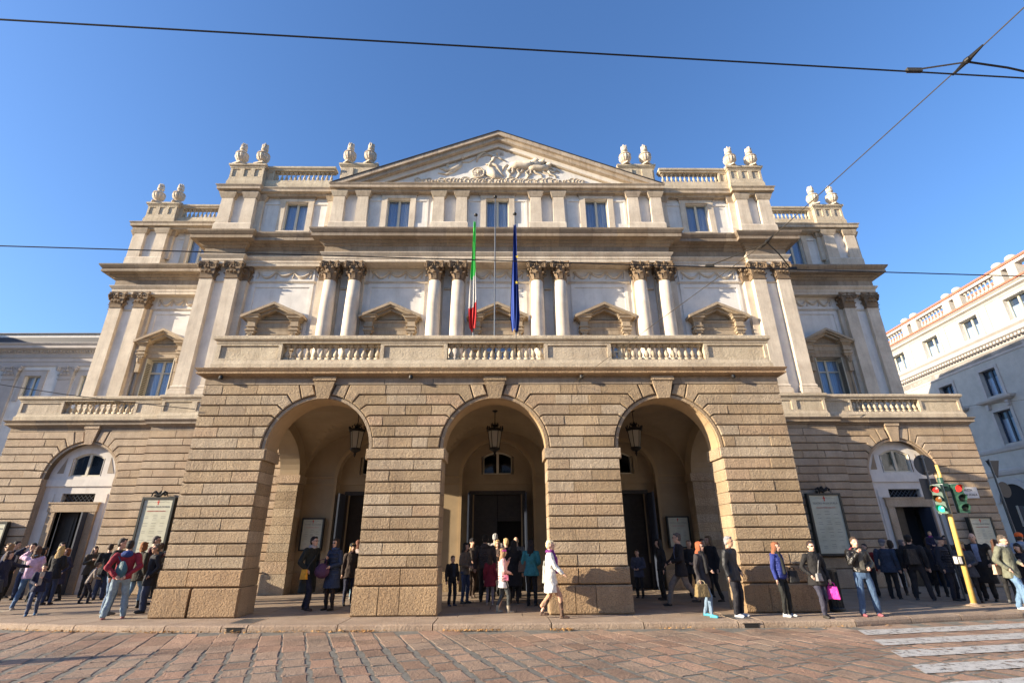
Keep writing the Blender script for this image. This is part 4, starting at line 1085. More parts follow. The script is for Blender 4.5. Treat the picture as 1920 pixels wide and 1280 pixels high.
# setts: rows running along u, courses across v
u = Vector((-.36, .933)); v = Vector((.933, .36))
setts = []
W_, L_ = .44, .60
for i in range(-40, 60):
    off = rnd.uniform(0, L_); s = -2.0
    ww = W_+.03*math.sin(i*1.7)
    t = -6.0+off
    while t < 22:
        ll = L_*rnd.uniform(.78, 1.18)
        c = Vector((0, 4))+v*(i*W_)+u*(t+ll/2); wav = .05*math.sin(c.x*.9+c.y*.7)
        setts.append((c+v*wav, W_, ll)); t += ll
vis = [q for q in setts if 7.2 < q[0].y < kerb_y(q[0].x)-.22 and abs(q[0].x) < q[0].y*1.08+1.2]
vis.sort(key=lambda q: q[0].y)
def sett_geo(mb, c, w, l, zt=-.13, fine=True):
    g = .011; hw, hl = w/2-g, l/2-g; ch = .016; pts = []
    cor = [(-1, -1), (1, -1), (1, 1), (-1, 1)]
    jit = [(rnd.uniform(-.018, .018), rnd.uniform(-.022, .022)) for _ in cor]
    z = zt+rnd.uniform(-.003, .002); zz = [z+rnd.uniform(-.003, .003) for _ in cor]
    def ringp(k, dz):
        out = []
        for (a, b), (ja, jb), q in zip(cor, jit, zz):
            p = c+v*(a*(hw-k)+ja)+u*(b*(hl-k)+jb)
            if fine: # cut corners
                for s_ in (0, 1):
                    da, db = (.04, 0) if (s_ == (0 if a*b > 0 else 1)) else (0, .04)
                    pp = p-v*a*da-u*b*db; out.append((pp.x, pp.y, q+dz))
            else: out.append((p.x, p.y, q+dz))
        return out
    r0, r1 = ringp(0, -.006), ringp(ch, 0); n = len(r0)
    f = [tuple(range(n, 2*n))]+[(i, (i+1) % n, n+(i+1) % n, n+i) for i in range(n)]
    mb.add(r0+r1, f)
for c, w, l in vis[:300]:
    mb = MB(); sett_geo(mb, c, w, l); P('paving_stone', mb, M['paver'], ROAD)
mb = MB()
far = vis[300:]+[q for q in setts if (not (7.2 < q[0].y < kerb_y(q[0].x)-.22 and abs(q[0].x) < q[0].y*1.08+1.2)) and 2 < q[0].y < kerb_y(q[0].x)-.22 and abs(q[0].x) < 26]
for c, w, l in far: sett_geo(mb, c, w, l, fine=False)
tag(P('far_paving_stones', mb, M['paver'], ROAD), kind='stuff')
# zebra crossing
for (x0, y0), (x1, y1), ln in (((7.88, 12.15), (7.66, 11.56), 6.5), ((7.42, 11.05), (7.26, 10.49), 7.5), ((7.05, 10.04), (6.85, 9.5), 8), ((6.6, 8.96), (6.40, 8.42), 8), ((6.2, 7.92), (6.0, 7.4), 8)):
    d = Vector((.985, .166)); mb = MB(); n = 40; V_ = []
    for i in range(n+1):
        a = Vector((x0, y0))+d*(ln*i/n); b = Vector((x1, y1))+d*(ln*i/n)
        V_ += [(a.x, a.y+rnd.uniform(-.012, .012), -.121), (b.x, b.y+rnd.uniform(-.012, .012), -.121)]
    mb.add(V_, [(2*i, 2*i+1, 2*i+3, 2*i+2) for i in range(n)]); P('crossing_stripe', mb, M['paint'], ROAD)
# sidewalk
mb = MB(); xs = [-60, -30, -15, -13, -11.6, -10, -8.3, -6, 0, 8.2, 9.6, 11.2, 13.1, 15, 17, 22, 30]
for a, b in zip(xs, xs[1:]):
    mb.add([(a, kerb_y(a)+.3, -.03), (b, kerb_y(b)+.3, -.03), (b, 33 if b <= 24 else 33, -.03), (a, 33, -.03)], [(0,1,2,3)])
tag(P('sidewalk', mb, M['grout']), kind='structure'); SW = bpy.data.objects['sidewalk']
kx = [-16.5, -14.6, -12.7, -10.72, -9.55, -7.30, -5.05, -4.30] ; kx = [-17.2, -15.0, -12.9, -10.75, -9.5, -7.3, -5.95-.05, -5.42, -3.42, -1.3, 1.35, 3.42, 5.55, 6.12, 8.2, 9.75, 11.2, 13.0, 14.8, 16.8, 19]
drains = {6, 12}
for i, (a, b) in enumerate(zip(kx, kx[1:])):
    n = 5 if b-a > 1 else 2; g = .012; dep = 1.12
    A = a+g; B = b-g; mb = MB(); rows = []
    for k in range(n+1):
        x = A+(B-A)*k/n; y = kerb_y(x); rows.append((x, y))
    prof = [(0.0, -.30), (-.012, -.10), (.0, -.035), (.03, -.006), (.07, 0), (dep, 0), (dep, -.2)]
    sk = .0
    V_ = []
    for x, y in rows:
        for dy, z in prof: V_.append((x+(dy*.35 if i < 6 else -dy*.10 if i > 13 else 0), y+dy, z+ (rnd.uniform(-.003, .003) if 0 < dy < dep else 0)))
    m_ = len(prof); f = []
    for k in range(n):
        for j in range(m_-1): f.append((k*m_+j, (k+1)*m_+j, (k+1)*m_+j+1, k*m_+j+1))
    f.append(tuple(range(m_))[::-1]); f.append(tuple(range(n*m_, n*m_+m_)))
    mb.add(V_, f)
    o = P('kerb_stone', mb, M['kerb'], SW)
    if i in drains:
        q = MB(); y = kerb_y((a+b)/2); q.box((a+b)/2-.16, (a+b)/2+.16, y-.02, y+.05, -.13, -.055); q.box((a+b)/2-.20, (a+b)/2+.20, y-.025, y-.012, -.055, -.04); P('drain_opening', q, M['dark'], o)
        q = MB(); q.box((a+b)/2-.27, (a+b)/2+.22, y+.3, y+1.0, .001, .006); P('drain_cover', q, M['steel'], o)
# slabs behind the kerb stones
slabs = []
y = 13.88; r_ = 0
while y < 27:
    h = .62+.1*(r_ % 3); x = -26+rnd.uniform(0, 1.4)
    while x < 26:
        w = rnd.choice([1.0, 1.3, 1.6, 1.2])
        slabs.append((x, x+w, y, y+h)); x += w
    y += h; r_ += 1
def slab_ok(s):
    x0, x1, y0, y1 = s; xc = (x0+x1)/2
    return y0 > kerb_y(x0)+1.10-.25 and y0 > kerb_y(x1)+1.10-.25 and abs(xc) < y0*1.12+2
slabs = [s for s in slabs if slab_ok(s)]; slabs.sort(key=lambda s: s[2])
rest = MB()
for k, (x0, x1, y0, y1) in enumerate(slabs):
    mb = MB() if k < 150 else rest; z = rnd.uniform(-.004, 0)
    mb.frus((x0+.004, x1-.004, y0+.004, y1-.004), (x0+.010, x1-.010, y0+.010, y1-.010), -.04, z)
    if k < 150: P('paving_slab', mb, M['slab'], SW)
tag(P('far_paving_slabs', rest, M['slab'], SW), kind='stuff')
# dry leaves in the gutter
mb = MB()
for cx, n, w in ((-9.3, 70, .9), (-7.2, 60, .7), (-5.4, 40, .9), (-4.2, 20, .7), (-2.9, 95, .55), (-.3, 110, .6), (1.6, 60, .35), (4.4, 16, 1.2), (8, 14, 1.5), (-10.5, 30, 1)):
    for _ in range(n):
        x = cx+rnd.gauss(0, w*.55); y = kerb_y(x)-.06-abs(rnd.gauss(0, .07)); a = rnd.uniform(0, 6.3); s_ = rnd.uniform(.012, .03); z = -.122+rnd.uniform(0, .025)
        t1, t2 = rnd.uniform(-.02, .02), rnd.uniform(-.02, .02)
        mb.add([(x+s_*1.6*math.cos(a), y+s_*1.6*math.sin(a), z+t1), (x-s_*math.sin(a), y+s_*math.cos(a), z+t2), (x-s_*1.6*math.cos(a), y-s_*1.6*math.sin(a), z-t1), (x+s_*math.sin(a), y-s_*math.cos(a), z)], [(0,1,2,3)])
lv = P('fallen_leaves', mb, M['leaf']); tag(lv, 'scattered dry orange leaves lying in the gutter along the kerb', 'leaves', kind='stuff')

# ================================================================ lanterns
def lantern(x, y, label):
    t = thing('lantern', label, 'lantern', (x, y, 0), group='wrought iron lanterns hanging in the arches')
    zt, zb = 5.18, 4.62                       # glass top / bottom
    q = MB(); q.tube([(x, y, 5.92), (x, y, 5.42)], .014, 6); q.lathe([(.02, 5.84), (.09, 5.88), (.10, 5.91), (.03, 5.94)], (x, y, 0), 10); P('rod', q, M['iron'], t)
    q = MB(); q.lathe([(.03, 5.30), (.10, 5.32), (.05, 5.36), (.12, 5.40), (.03, 5.44), (.015, 5.5)], (x, y, 0), 10)
    for k in range(8):
        a = k*math.pi/4; q.tube([(x+.04*math.cos(a), y+.04*math.sin(a), 5.34), (x+.13*math.cos(a), y+.13*math.sin(a), 5.42), (x+.10*math.cos(a), y+.10*math.sin(a), 5.47)], .014, 4)
    q.lathe([(.26, 5.18), (.285, 5.20), (.285, 5.25), (.20, 5.29), (.05, 5.33)], (x, y, 0), 8)
    for k in range(16):
        a = k*math.pi/8; q.ell((x+.27*math.cos(a), y+.27*math.sin(a), 5.29+.03*(k % 2)), (.025, .025, .045), 5, 4)
    P('crown', q, M['iron'], t)
    for k in range(6):
        a0, a1 = k*math.pi/3, (k+1)*math.pi/3; r0, r1 = .15, .225
        q = MB(); q.add([(x+r0*math.cos(a0), y+r0*math.sin(a0), zb), (x+r0*math.cos(a1), y+r0*math.sin(a1), zb), (x+r1*math.cos(a1), y+r1*math.sin(a1), zt), (x+r1*math.cos(a0), y+r1*math.sin(a0), zt)], [(0,1,2,3)])
        P('glass_panel', q, M['lamp'], t)
    q = MB()
    for k in range(6):
        a = k*math.pi/3; q.tube([(x+.155*math.cos(a), y+.155*math.sin(a), zb), (x+.232*math.cos(a), y+.232*math.sin(a), zt)], .013, 5)
    q.lathe([(.03, 4.40), (.05, 4.42), (.03, 4.46), (.06, 4.5), (.15, 4.55), (.18, 4.58), (.18, 4.63), (.14, 4.63)], (x, y, 0), 12); q.ell((x, y, 4.38), (.025, .025, .04), 6, 5)
    P('cage', q, M['iron'], t)
lantern(-4.70, 17.0, 'black iron lantern hanging inside the left arch')
lantern(-.02, 17.0, 'black iron lantern hanging inside the middle arch')
lantern(4.76, 17.0, 'black iron lantern hanging inside the right arch')

# ================================================================ playbill boards
def board(x, yw, w, z0, z1, label, crest=False, big=True):
    t = thing('playbill_board', label, 'notice board', (x, yw, z0), group='framed playbill boards on the theatre walls')
    y = yw-.12; f = .075 if big else .05
    q = MB(); q.box(x-w, x+w, y, yw-.005, z0, z1)
    q.box(x-w, x-w+f, y-.05, y, z0, z1); q.box(x+w-f, x+w, y-.05, y, z0, z1); q.box(x-w+f, x+w-f, y-.05, y, z1-f, z1); q.box(x-w+f, x+w-f, y-.05, y, z0, z0+f)
    P('frame', q, M['board'], t)
    q = MB(); q.box(x-w+f, x+w-f, y-.012, y-.002, z0+f, z1-f); P('poster', q, M['paper'], t)
    yy = y-.016; h = z1-z0; zt = z1-f
    q = MB(); s = w/.6; q.box(x-.018*s, x+.018*s, yy, yy+.003, zt-.20*s, zt-.03*s); q.box(x-.05*s, x+.05*s, yy-.001, yy+.002, zt-.115*s, zt-.085*s); P('red_cross', q, M['redink'], t)
    text("TEATRO ALLA SCALA", .092*s, M['inkgrey'], (x, yy, zt-.27*s), parent=t)
    text("STAGIONE D'OPERA E BALLETTO", .045*s, M['redink'], (x, yy, zt-.42*s), parent=t)
    for sgn in (-1, 1):
        q = MB(); q.tube([(x+sgn*(.08+.045*i)*s, yy+.002, zt-(.10+.02*math.sin(i*1.3))*s) for i in range(8)], .004*s, 4); P('print_flourish', q, M['inkgrey'], t)
    q = MB(); z = zt-.55*s; k = 0
    while z > z0+f+.12:
        if k % 3 == 0: cols = [(0, .1)]
        else: cols = [(-.3, .09), (0, .1), (.3, .09)]
        for c, hw in cols: hw *= rnd.uniform(.6, 1); q.box(x+(c-hw)*s, x+(c+hw)*s, yy, yy+.002, z-.006*s, z+.006*s)
        z -= rnd.choice([.055, .09, .12])*s; k += 1
    tag(P('printed_lines', q, M['inkgrey'], t), kind='stuff')
    if crest:
        q = MB()
        for i in range(26):
            a = rnd.uniform(0, math.pi); r = rnd.uniform(.02, .24); q.ell((x+r*math.cos(a)*1.1, y-.03+rnd.uniform(-.05, .05), z1+.04+r*math.sin(a)*.75), (rnd.uniform(.03, .07), .04, rnd.uniform(.03, .06)), 6, 5)
        for sgn in (-1, 1): q.tube([(x, y-.03, z1+.05), (x+sgn*.18, y-.06, z1+.2), (x+sgn*.27, y-.04, z1+.16), (x+sgn*.30, y-.04, z1+.02)], [.05, .045, .03, .02], 6)
        P('crest', q, M['iron'], t)
board(-12.86, 20.26, .62, 1.1, 3.36, 'tall black framed playbill with bronze crest beside the left pier of the portico', True)
board(12.72, 20.26, .66, 1.12, 3.36, 'tall black framed playbill with bronze crest right of the portico, reflecting buildings', True)
board(-18.86, 20.44, .45, 1.15, 2.52, 'small playbill at the far left edge of the theatre wall', False, False)
board(18.74, 20.44, .46, 1.15, 2.46, 'small playbill near the right corner of the theatre under the street plate', False, False)
board(-6.98, 20.48, .42, 1.42, 2.58, 'small framed playbill inside the left arch', False, False)
board(6.98, 20.48, .43, 1.42, 2.56, 'small framed playbill inside the right arch', False, False)
# street plate
t = thing('street_name_plate', 'white marble street name plate on the right corner of the theatre', 'street sign', (18.75, 20.4, 3.2))
q = MB(); q.box(18.30, 19.12, 20.40, 20.44, 3.16, 3.58); P('plate', q, M['marble'], t)
text("PIAZZA", .12, M['ink'], (18.71, 20.395, 3.47), parent=t); text("DELLA SCALA", .115, M['ink'], (18.71, 20.395, 3.29), parent=t)

# ================================================================ flags on the balcony
def pole(x, y, z0, z1, label, nm='flagpole'):
    t = thing(nm, label, 'flagpole', (x, y, z0), group='flagpoles on the portico balcony')
    q = MB(); q.tube([(x, y, z0), (x, y-.02, z1)], [.026, .018], 8); P('pole', q, M['steel'], t)
    q = MB(); q.lathe([(.03, 0), (.06, .03), (.07, .06), (.04, .1), (.01, .12)], (x, y-.02, z1), 10); P('finial', q, M['iron'], t)
    return t
def hanging(t, x, y, zt, zb, wt, wb, mats, cuts, name='flag', lean=0, seed=1):
    n, m = 26, 40; r2 = random.Random(seed); v = []; f = []; mi = []
    for j in range(m+1):
        s = j/m; z = zt+(zb-zt)*s; w = wt+(wb-wt)*math.sin(min(1, s*1.25)*math.pi/2)
        if s > .88: w *= 1-(s-.88)*3.0
        for i in range(n+1):
            q = i/n; xx = x+lean*s+(q-.5)*w+.02*math.sin(q*9+s*5); yy = y-.05+.07*math.sin(q*15+s*2.2+seed)*(.4+.6*s)+.03*math.sin(q*31)
            v.append((xx, yy, z+.05*math.sin(q*7+seed)*s))
    for j in range(m):
        for i in range(n):
            f.append((j*(n+1)+i, (j+1)*(n+1)+i, (j+1)*(n+1)+i+1, j*(n+1)+i+1)); s = (j+.5)/m+.06*((i/n)-.5); k = 0
            while k < len(cuts) and s > cuts[k]: k += 1
            mi.append(k)
    mb = MB(); mb.v = v; mb.f = f; mb.mi = mi; return P(name, mb, mats, t, smooth=True)
t = pole(-.66, 14.3, 6.9, 12.0, 'left flagpole on the balcony carrying a furled green, white and red flag')
hanging(t, -.70, 14.25, 11.72, 7.75, .05, .23, [M['flaggreen'], M['flagwhite'], M['flagred']], [.53, .79], lean=.02, seed=2)
pole(0.0, 14.3, 6.9, 12.75, 'tall bare flagpole in the middle of the balcony')
t = pole(.67, 14.3, 6.9, 12.05, 'right flagpole on the balcony carrying a furled dark blue flag with gold stars')
fo = hanging(t, .66, 14.25, 11.6, 7.75, .08, .26, [M['flagblue']], [], lean=-.02, seed=5)
for x, z in ((.70, 9.35), (.73, 10.3)):
    q = MB(); pts = []
    for i in range(10):
        r = .07 if i % 2 == 0 else .028; a = math.pi/2+i*math.pi/5; pts.append((x+r*math.cos(a)*.7, z+r*math.sin(a)))
    q.ext(pts[::-1], 14.085, 14.10); P('star', q, M['gold'], fo)

# ================================================================ tram wires
def wire(name, label, pts, r, mat='rubber', cat='overhead wire', group=None):
    mb = MB(); out = []
    for a, b, sag in pts:
        for i in range(13):
            s = i/12; p = Vector(a).lerp(Vector(b), s); p.z -= sag*4*s*(1-s)
            if not (out and i == 0): out.append(p)
    mb.tube(out, r, 6); o = P(name, mb, M[mat]); tag(o, label, cat, group); return o
wa = wire('contact_wire', 'thick black tram wire crossing the top of the sky', [((-60, -.2, 5.8), (-3.95, 2.965, 5.8), 0), ((-3.95, 2.965, 5.8), (5.3, 3.46, 5.8), 0), ((5.3, 3.46, 5.8), (60, 6.6, 5.8), 0)], .008, group='tram contact wires')
wb = wire('contact_wire', 'thinner black tram wire crossing in front of the columns', [((-60, 3.7, 5.8), (-7.157, 6.45, 5.8), 0), ((-7.157, 6.45, 5.8), (9.11, 7.33, 5.8), 0), ((9.11, 7.33, 5.8), (60, 10.2, 5.8), 0)], .009, group='tram contact wires')
N2 = (4.45, 6.68, 6.05); N1 = (4.89, 3.50, 6.08)
wire('span_wire', 'thin steel span wire running from the portico to the upper right corner', [((2.32, 13.93, 5.96), N2, .0), (N2, N1, 0), (N1, (5.7, -2.2, 6.3), 0)], .006, 'cable')
def hanger(n, ya, xa0, xa1, label):
    t = thing('wire_hanger', label, 'wire clamp', n, group='hangers holding the tram wires')
    q = MB(); q.ell(n, (.035, .05, .03), 8, 6); q.tube([(n[0]-.015, n[1]+.16, n[2]-.01), n, (n[0]+.02, n[1]-.16, n[2]+.01)], [.010, .026, .010], 6); P('clamp', q, M['iron'], t)
    q = MB(); q.tube([(xa0, ya(xa0), 5.83), (n[0], n[1], n[2]-.02)], .008, 6); q.box(xa0-.09, xa0+.05, ya(xa0)-.015, ya(xa0)+.015, 5.80, 5.84); P('left_arm', q, M['cable'], t)
    q = MB(); q.tube([(n[0], n[1], n[2]-.02), ((n[0]+xa1)/2, (n[1]+ya(xa1))/2, 5.97), (xa1, ya(xa1), 5.83)], .011, 6); q.box(xa1-.04, xa1+.1, ya(xa1)-.015, ya(xa1)+.015, 5.80, 5.84); P('right_arm', q, M['iron'], t)
hanger(N2, lambda x: 6.45+(x+7.157)*.0541, 3.66, 5.0, 'lower wire hanger in front of the right end of the portico')
hanger(N1, lambda x: 2.965+(x+3.95)*.0535, 4.22, 5.6, 'upper wire hanger against the sky at top right')
wire('side_cable', 'slack black cable hanging from the lower left edge to the left pier', [((-22, 12.5, 7.6), (-8.43, 13.93, 5.22), .35)], .011)
wire('side_cable', 'thin cable running over the right terrace to the far right edge', [((14.6, 20.2, 6.45), (31, 22.5, 8.6), .2)], .009, 'cable')

# ================================================================ traffic light
def signal_head(t, x, y, zc, yaw, lens, house):
    """three-lamp head centred at x,y facing -Y turned by yaw"""
    rot = Matrix.Rotation(yaw, 4, 'Z'); T = Matrix.Translation((x, y, zc)) @ rot @ Matrix.Scale(.88, 4)
    def tr(mb):
        mb.v = [tuple(T @ Vector(p)) for p in mb.v]; return mb
    q = MB(); q.box(-.14, .14, -.06, .10, -.45, .45); hd = P('signal_head', tr(q), M[house], t); q = MB(); q.box(-.15, .15, .101, .112, -.47, .47); P('back_plate', tr(q), M['silver'], hd)
    for k, lm in enumerate(lens):
        z = .30-.30*k
        q = MB(); n = 16; q.add([(.105*math.cos(2*math.pi*i/n), -.075, z+.105*math.sin(2*math.pi*i/n)) for i in range(n)]+[(0, -.10, z)], [((i+1) % n, i, n) for i in range(n)]); P('lens', tr(q), M[lm], hd)
        q = MB(); V_ = []
        for i in range(n+1):
            a = R(-35)+R(250)*i/n
            d = .20*(.55+.45*math.sin(max(0, min(math.pi, a+.2)))) 
            V_ += [(.122*math.cos(a), -.06, z+.122*math.sin(a)), (.125*math.cos(a), -.06-d, z+.125*math.sin(a)+.0)]
        q.add(V_, [(2*i, 2*i+2, 2*i+3, 2*i+1) for i in range(n)]); vo = P('visor', tr(q), M['sgreen'], hd)
        md = vo.modifiers.new('thickness', 'SOLIDIFY'); md.thickness = .006
t = thing('traffic_light', 'yellow traffic light pole with two three-lamp heads at the crossing on the right', 'traffic light', (13.02, 14.98, 0))
q = MB(); q.tube([(12.98, 14.98, .0), (13.12, 14.98, 3.2), (13.16, 14.98, 3.45), (13.14, 14.98, 3.72)], [.068, .062, .045, .04], 14); P('pole', q, M['yellow'], t, True)
q = MB(); q.lathe([(.19, 0), (.19, .015), (.15, .03), (.09, .045), (.08, .07)], (12.98, 14.98, 0), 18); P('base_plate', q, M['kerb'], t)
q = MB(); q.lathe([(.065, 3.18), (.075, 3.2), (.075, 3.34), (.05, 3.36)], (13.12, 14.98, 0), 14); q.box(13.0, 13.24, 14.88, 15.02, 2.96, 3.18); P('junction_box', q, M['sgreen'], t)
q = MB(); q.lathe([(.04, 0), (.045, .01), (.03, .03)], (13.12, 14.86, 3.06), 10); P('camera_eye', q, M['ink'], t)
signal_head(t, 12.82, 14.84, 2.74, R(-64), ['redlens', 'amberlens', 'greenlit'], 'sgreen')
signal_head(t, 13.40, 14.84, 2.76, R(-14), ['redlit', 'darklens', 'darklens'], 'sgreen')
q = MB(); q.box(12.84, 13.0, 14.88, 15.04, 1.02, 1.24); pb = P('push_button_box', q, M['iron'], t)
q = MB(); q.box(12.825, 12.84, 14.90, 15.02, 1.04, 1.22); q.box(12.85, 12.93, 14.868, 14.88, 1.04, 1.22); P('push_button_label', q, M['marble'], pb)
t = thing('road_sign', 'dark round and square sign backs on a grey post behind the yellow traffic light', 'road sign', (14.05, 16.5, 0))
q = MB(); q.tube([(14.05, 16.5, 0), (14.05, 16.5, 4.25)], .03, 10); P('post', q, M['steel'], t)
q = MB(); n = 28; q.ext([(14.10+.335*math.cos(2*math.pi*i/n), 3.93+.335*math.sin(2*math.pi*i/n)) for i in range(n)], 16.55, 16.57); P('round_plate', q, M['signback'], t)
q = MB(); q.box(13.78, 14.32, 16.55, 16.565, 2.86, 3.50); P('square_plate', q, M['signback'], t)
for z in (3.7, 4.15, 3.2): 
    q = MB(); q.box(13.98, 14.12, 16.46, 16.56, z, z+.025); P('clamp', q, M['steel'], t)
t = thing('road_sign', 'grey post with dark signs and signal head in the side street at right', 'road sign', (21.6, 22.0, 0))
q = MB(); q.tube([(21.62, 22, 0), (21.55, 22, 4.9)], .04, 8); P('post', q, M['steel'], t)
q = MB(); q.ext([(21.45, 4.85), (22.05, 4.85), (21.75, 4.1)][::-1], 22.05, 22.07); P('triangular_plate', q, M['signback'], t)
q = MB(); q.ext([(21.85+.27*math.cos(2*math.pi*i/n), 3.62+.33*math.sin(2*math.pi*i/n)) for i in range(n)], 22.05, 22.07); P('round_plate', q, M['signback'], t)
signal_head(t, 22.15, 21.95, 2.55, R(60), ['darklens', 'darklens', 'darklens'], 'signback')
# litter bin
t = thing('litter_bin', 'dark slatted litter bin against the right end of the portico', 'litter bin', (8.75, 14.3, 0))
q = MB(); q.lathe([(.17, .0), (.25, .02), (.25, .06), (.19, .12), (.19, .88), (.235, .90), (.235, .97), (.19, .98)], (8.75, 14.3, 0), 20); P('body', q, M['bin'], t)
for i in range(20):
    a = 2*math.pi*i/20; q = MB(); q.tube([(8.75+.225*math.cos(a), 14.3+.225*math.sin(a), .08), (8.75+.215*math.cos(a), 14.3+.215*math.sin(a), .2), (8.75+.225*math.cos(a), 14.3+.225*math.sin(a), .93)], .014, 4); P('slat', q, M['bin'], t)

# ================================================================ neighbouring buildings
# left: low classical palace behind the terrace
CAPG = CAPP.copy(); CAPG.materials.clear(); CAPG.materials.append(M['btrim'])
t = thing('side_palace', 'low grey palace with small windows behind the left terrace', 'building', (-34, 30, 0))
LX0, LX1, LY = -46, -20.2, 30.0
mb = MB(); holed_w = [(-29.35+i*3.42-8*3.42, -28.35+i*3.42-8*3.42, 9.9, 11.42) for i in range(5, 12)]
holed(mb, LX0, LX1, 0, 12.2, LY, LY+.5, holed_w); mb.box(LX0, LX1, LY+.8, 40, 0, 13.3); P('wall', mb, M['grey'], t)
mb = MB(); mb.prof(LX0, LX1, LY, [(.08, 12.04), (.08, 12.3), (.12, 12.32), (.12, 12.52), (.18, 12.58), (.05, 12.6), (.05, 12.86)], LY+.8, False); P('frieze', mb, M['btrim'], t)
mb = MB(); mb.prof(LX0, LX1, LY, [(.05, 12.86), (.1, 12.9), (.16, 13.0), (.5, 13.1), (.5, 13.25), (.62, 13.38), (.62, 13.42)], LY+.8, False); P('cornice', mb, M['btrim'], t)
mb = MB()
x = LX0
while x < LX1: mb.box(x, x+.1, LY-.24, LY-.1, 12.92, 13.02); x += .2
tag(P('dentils', mb, M['btrim'], t), kind='stuff')
mb = MB(); mb.box(LX0, LX1, LY-.1, LY+1.2, 13.43, 13.96); P('roof', mb, M['darkroof'], t)
mb = MB(); mb.box(LX0, LX1, LY+.3, LY+8, 13.97, 14.34); P('roof_storey', mb, M['grey'], t); mb = MB(); mb.box(LX0, LX1, LY+.2, LY+8.2, 14.345, 14.40); P('roof_edge', mb, M['darkroof'], t)
mb = MB(); mb.box(LX0-2, -36.0, 23, 29.9, 0, 15.5); P('shade_block', mb, M['grey'], t)  # unseen block added past the left edge to shade this palace front
for a, b, z0, z1 in holed_w:
    q = MB(); q.box(a-.28, a, LY-.07, LY-.002, z0-.1, z1+.3); q.box(b, b+.28, LY-.07, LY-.002, z0-.1, z1+.3); q.box(a, b, LY-.07, LY-.002, z1, z1+.3); q.box(a-.33, b+.33, LY-.1, LY-.002, z1+.3, z1+.38)
    fo = P('window_surround', q, M['btrim'], t)
    window_unit((a+b)/2, LY+.15, (b-a)/2-.01, z0+.01, z1-.01, t)
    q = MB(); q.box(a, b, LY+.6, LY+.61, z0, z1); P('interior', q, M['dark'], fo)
for i in range(6):
    x = -27.35-i*3.42+.55
    mb = MB(); mb.box(x-.42, x+.42, LY-.14, LY-.002, 7.0, 11.15); o = P('pilaster', mb, M['btrim'], t)
    c_ = link('capital', CAPG, o, (x, LY+.05, 11.15)); c_.scale = (1.35, 1, 1.0)
# right: tall street-side palace seen along its front
t = thing('corner_palace', 'white palace with roof balustrade along the side street at right', 'building', (34.5, 38, 0))
RT = Matrix.Translation((32.32, 0, 0)) @ Matrix(((0, -1, 0, 0), (1, 0, 0, 0), (0, 0, 1, 0), (0, 0, 0, 1)))   # local x -> +Y, local y(-) -> outwards (-X)
sh = Matrix.Rotation(-math.atan(.058), 4, 'Z')
# local frame: lx runs along the street (world Y), ly = depth into the building (world +X)
def RP(name, mb, mat, parent, smooth=False):
    mb.v = [(32.32+.058*p[0]+p[1], p[0]-.058*p[1], p[2]) for p in mb.v]
    mb.f = [tuple(reversed(f)) for f in mb.f]
    return P(name, mb, mat, parent, smooth)
RX0, RX1 = 26.0, 56.0
wins = []
for i in range(9):
    c = 32.9+i*3.8-3.8*2
    if c > RX1-1: break
    wins += [(c-.66, c+.66, 10.85, 12.65), (c-.66, c+.66, 7.6, 9.75), (c-.80, c+.80, 15.15, 16.6)]
arch = []
mb = MB(); holed(mb, RX0, RX1, 0, 17.2, 0, .6, [w for w in wins]+[(c-.9, c+.9, 0, 4.6) for c in (29.2, 34.2, 39.2)])
mb.box(RX0, RX1, 1.0, 12, 0, 17.2); RP('wall', mb, M['bwhite'], t)
mb = MB(); mb.prof(RX0, RX1, 0, [(0, 13.2), (.05, 13.25), (.05, 13.35), (0, 13.4), (0, 13.75), (.06, 13.8), (.12, 13.95), (.2, 14.0), (.55, 14.2), (.55, 14.45), (.7, 14.6), (.7, 14.68), (0, 14.8)], .5); RP('cornice', mb, M['btrim'], t)
mb = MB(); x = RX0
while x < RX1: mb.box(x, x+.14, -.42, -.2, 13.98, 14.14); x += .27
tag(RP('dentils', mb, M['btrim'], t), kind='stuff')
mb = MB(); mb.prof(RX0, RX1, 0, [(0, 7.1), (.08, 7.15), (.12, 7.3), (.12, 7.42), (0, 7.45)], .4); mb.prof(RX0, RX1, 0, [(0, 5.6), (.1, 5.65), (.16, 5.85), (.16, 6.0), (0, 6.05)], .4); RP('string_course', mb, M['btrim'], t)
mb = MB(); mb.prof(RX0, RX1, 0, [(0, 16.85), (.05, 16.9), (.1, 17.0), (.3, 17.1), (.3, 17.2), (.42, 17.3), (.42, 17.35), (0, 17.4)], .5); RP('attic_cornice', mb, M['bwhite'], t)
mb = MB(); mb.box(RX0-.1, RX1, -.50, .1, 17.34, 17.46); mb.box(RX0, RX1, -.14, .5, 18.72, 18.86); mb.box(RX0, RX1, 2.5, 2.7, 19.2, 19.38); RP('flashing', mb, M['red'], t)
mb = MB(); mb.box(RX0, RX1, 0, .4, 17.42, 17.62); mb.box(RX0, RX1, -.05, .45, 18.5, 18.72); mb.box(RX0, RX1, 2.6, 8, 17.4, 19.2); RP('parapet', mb, M['bwhite'], t)
BW = baluster_mesh(.88, .085); BW.materials.clear(); BW.materials.append(M['bwhite'])
for k in range(6):
    y0 = 28.2+k*4.6
    for a in (y0, y0+1.05):
        q = MB(); q.box(a, a+.62, -.06, .46, 17.42, 18.76); pd = RP('pedestal', q, M['bwhite'], t)
        q = MB(); q.ell((a+.31, .2, 19.02), (.33, .33, .26), 14, 8); q.ell((a+.31, .2, 18.8), (.16, .16, .1), 8, 5); RP('finial', q, M['bwhite'], t, True)
    for i in range(8):
        yy = y0+1.95+i*.34
        link('baluster', BW, t, (32.32+.058*yy+.2, yy, 17.62))
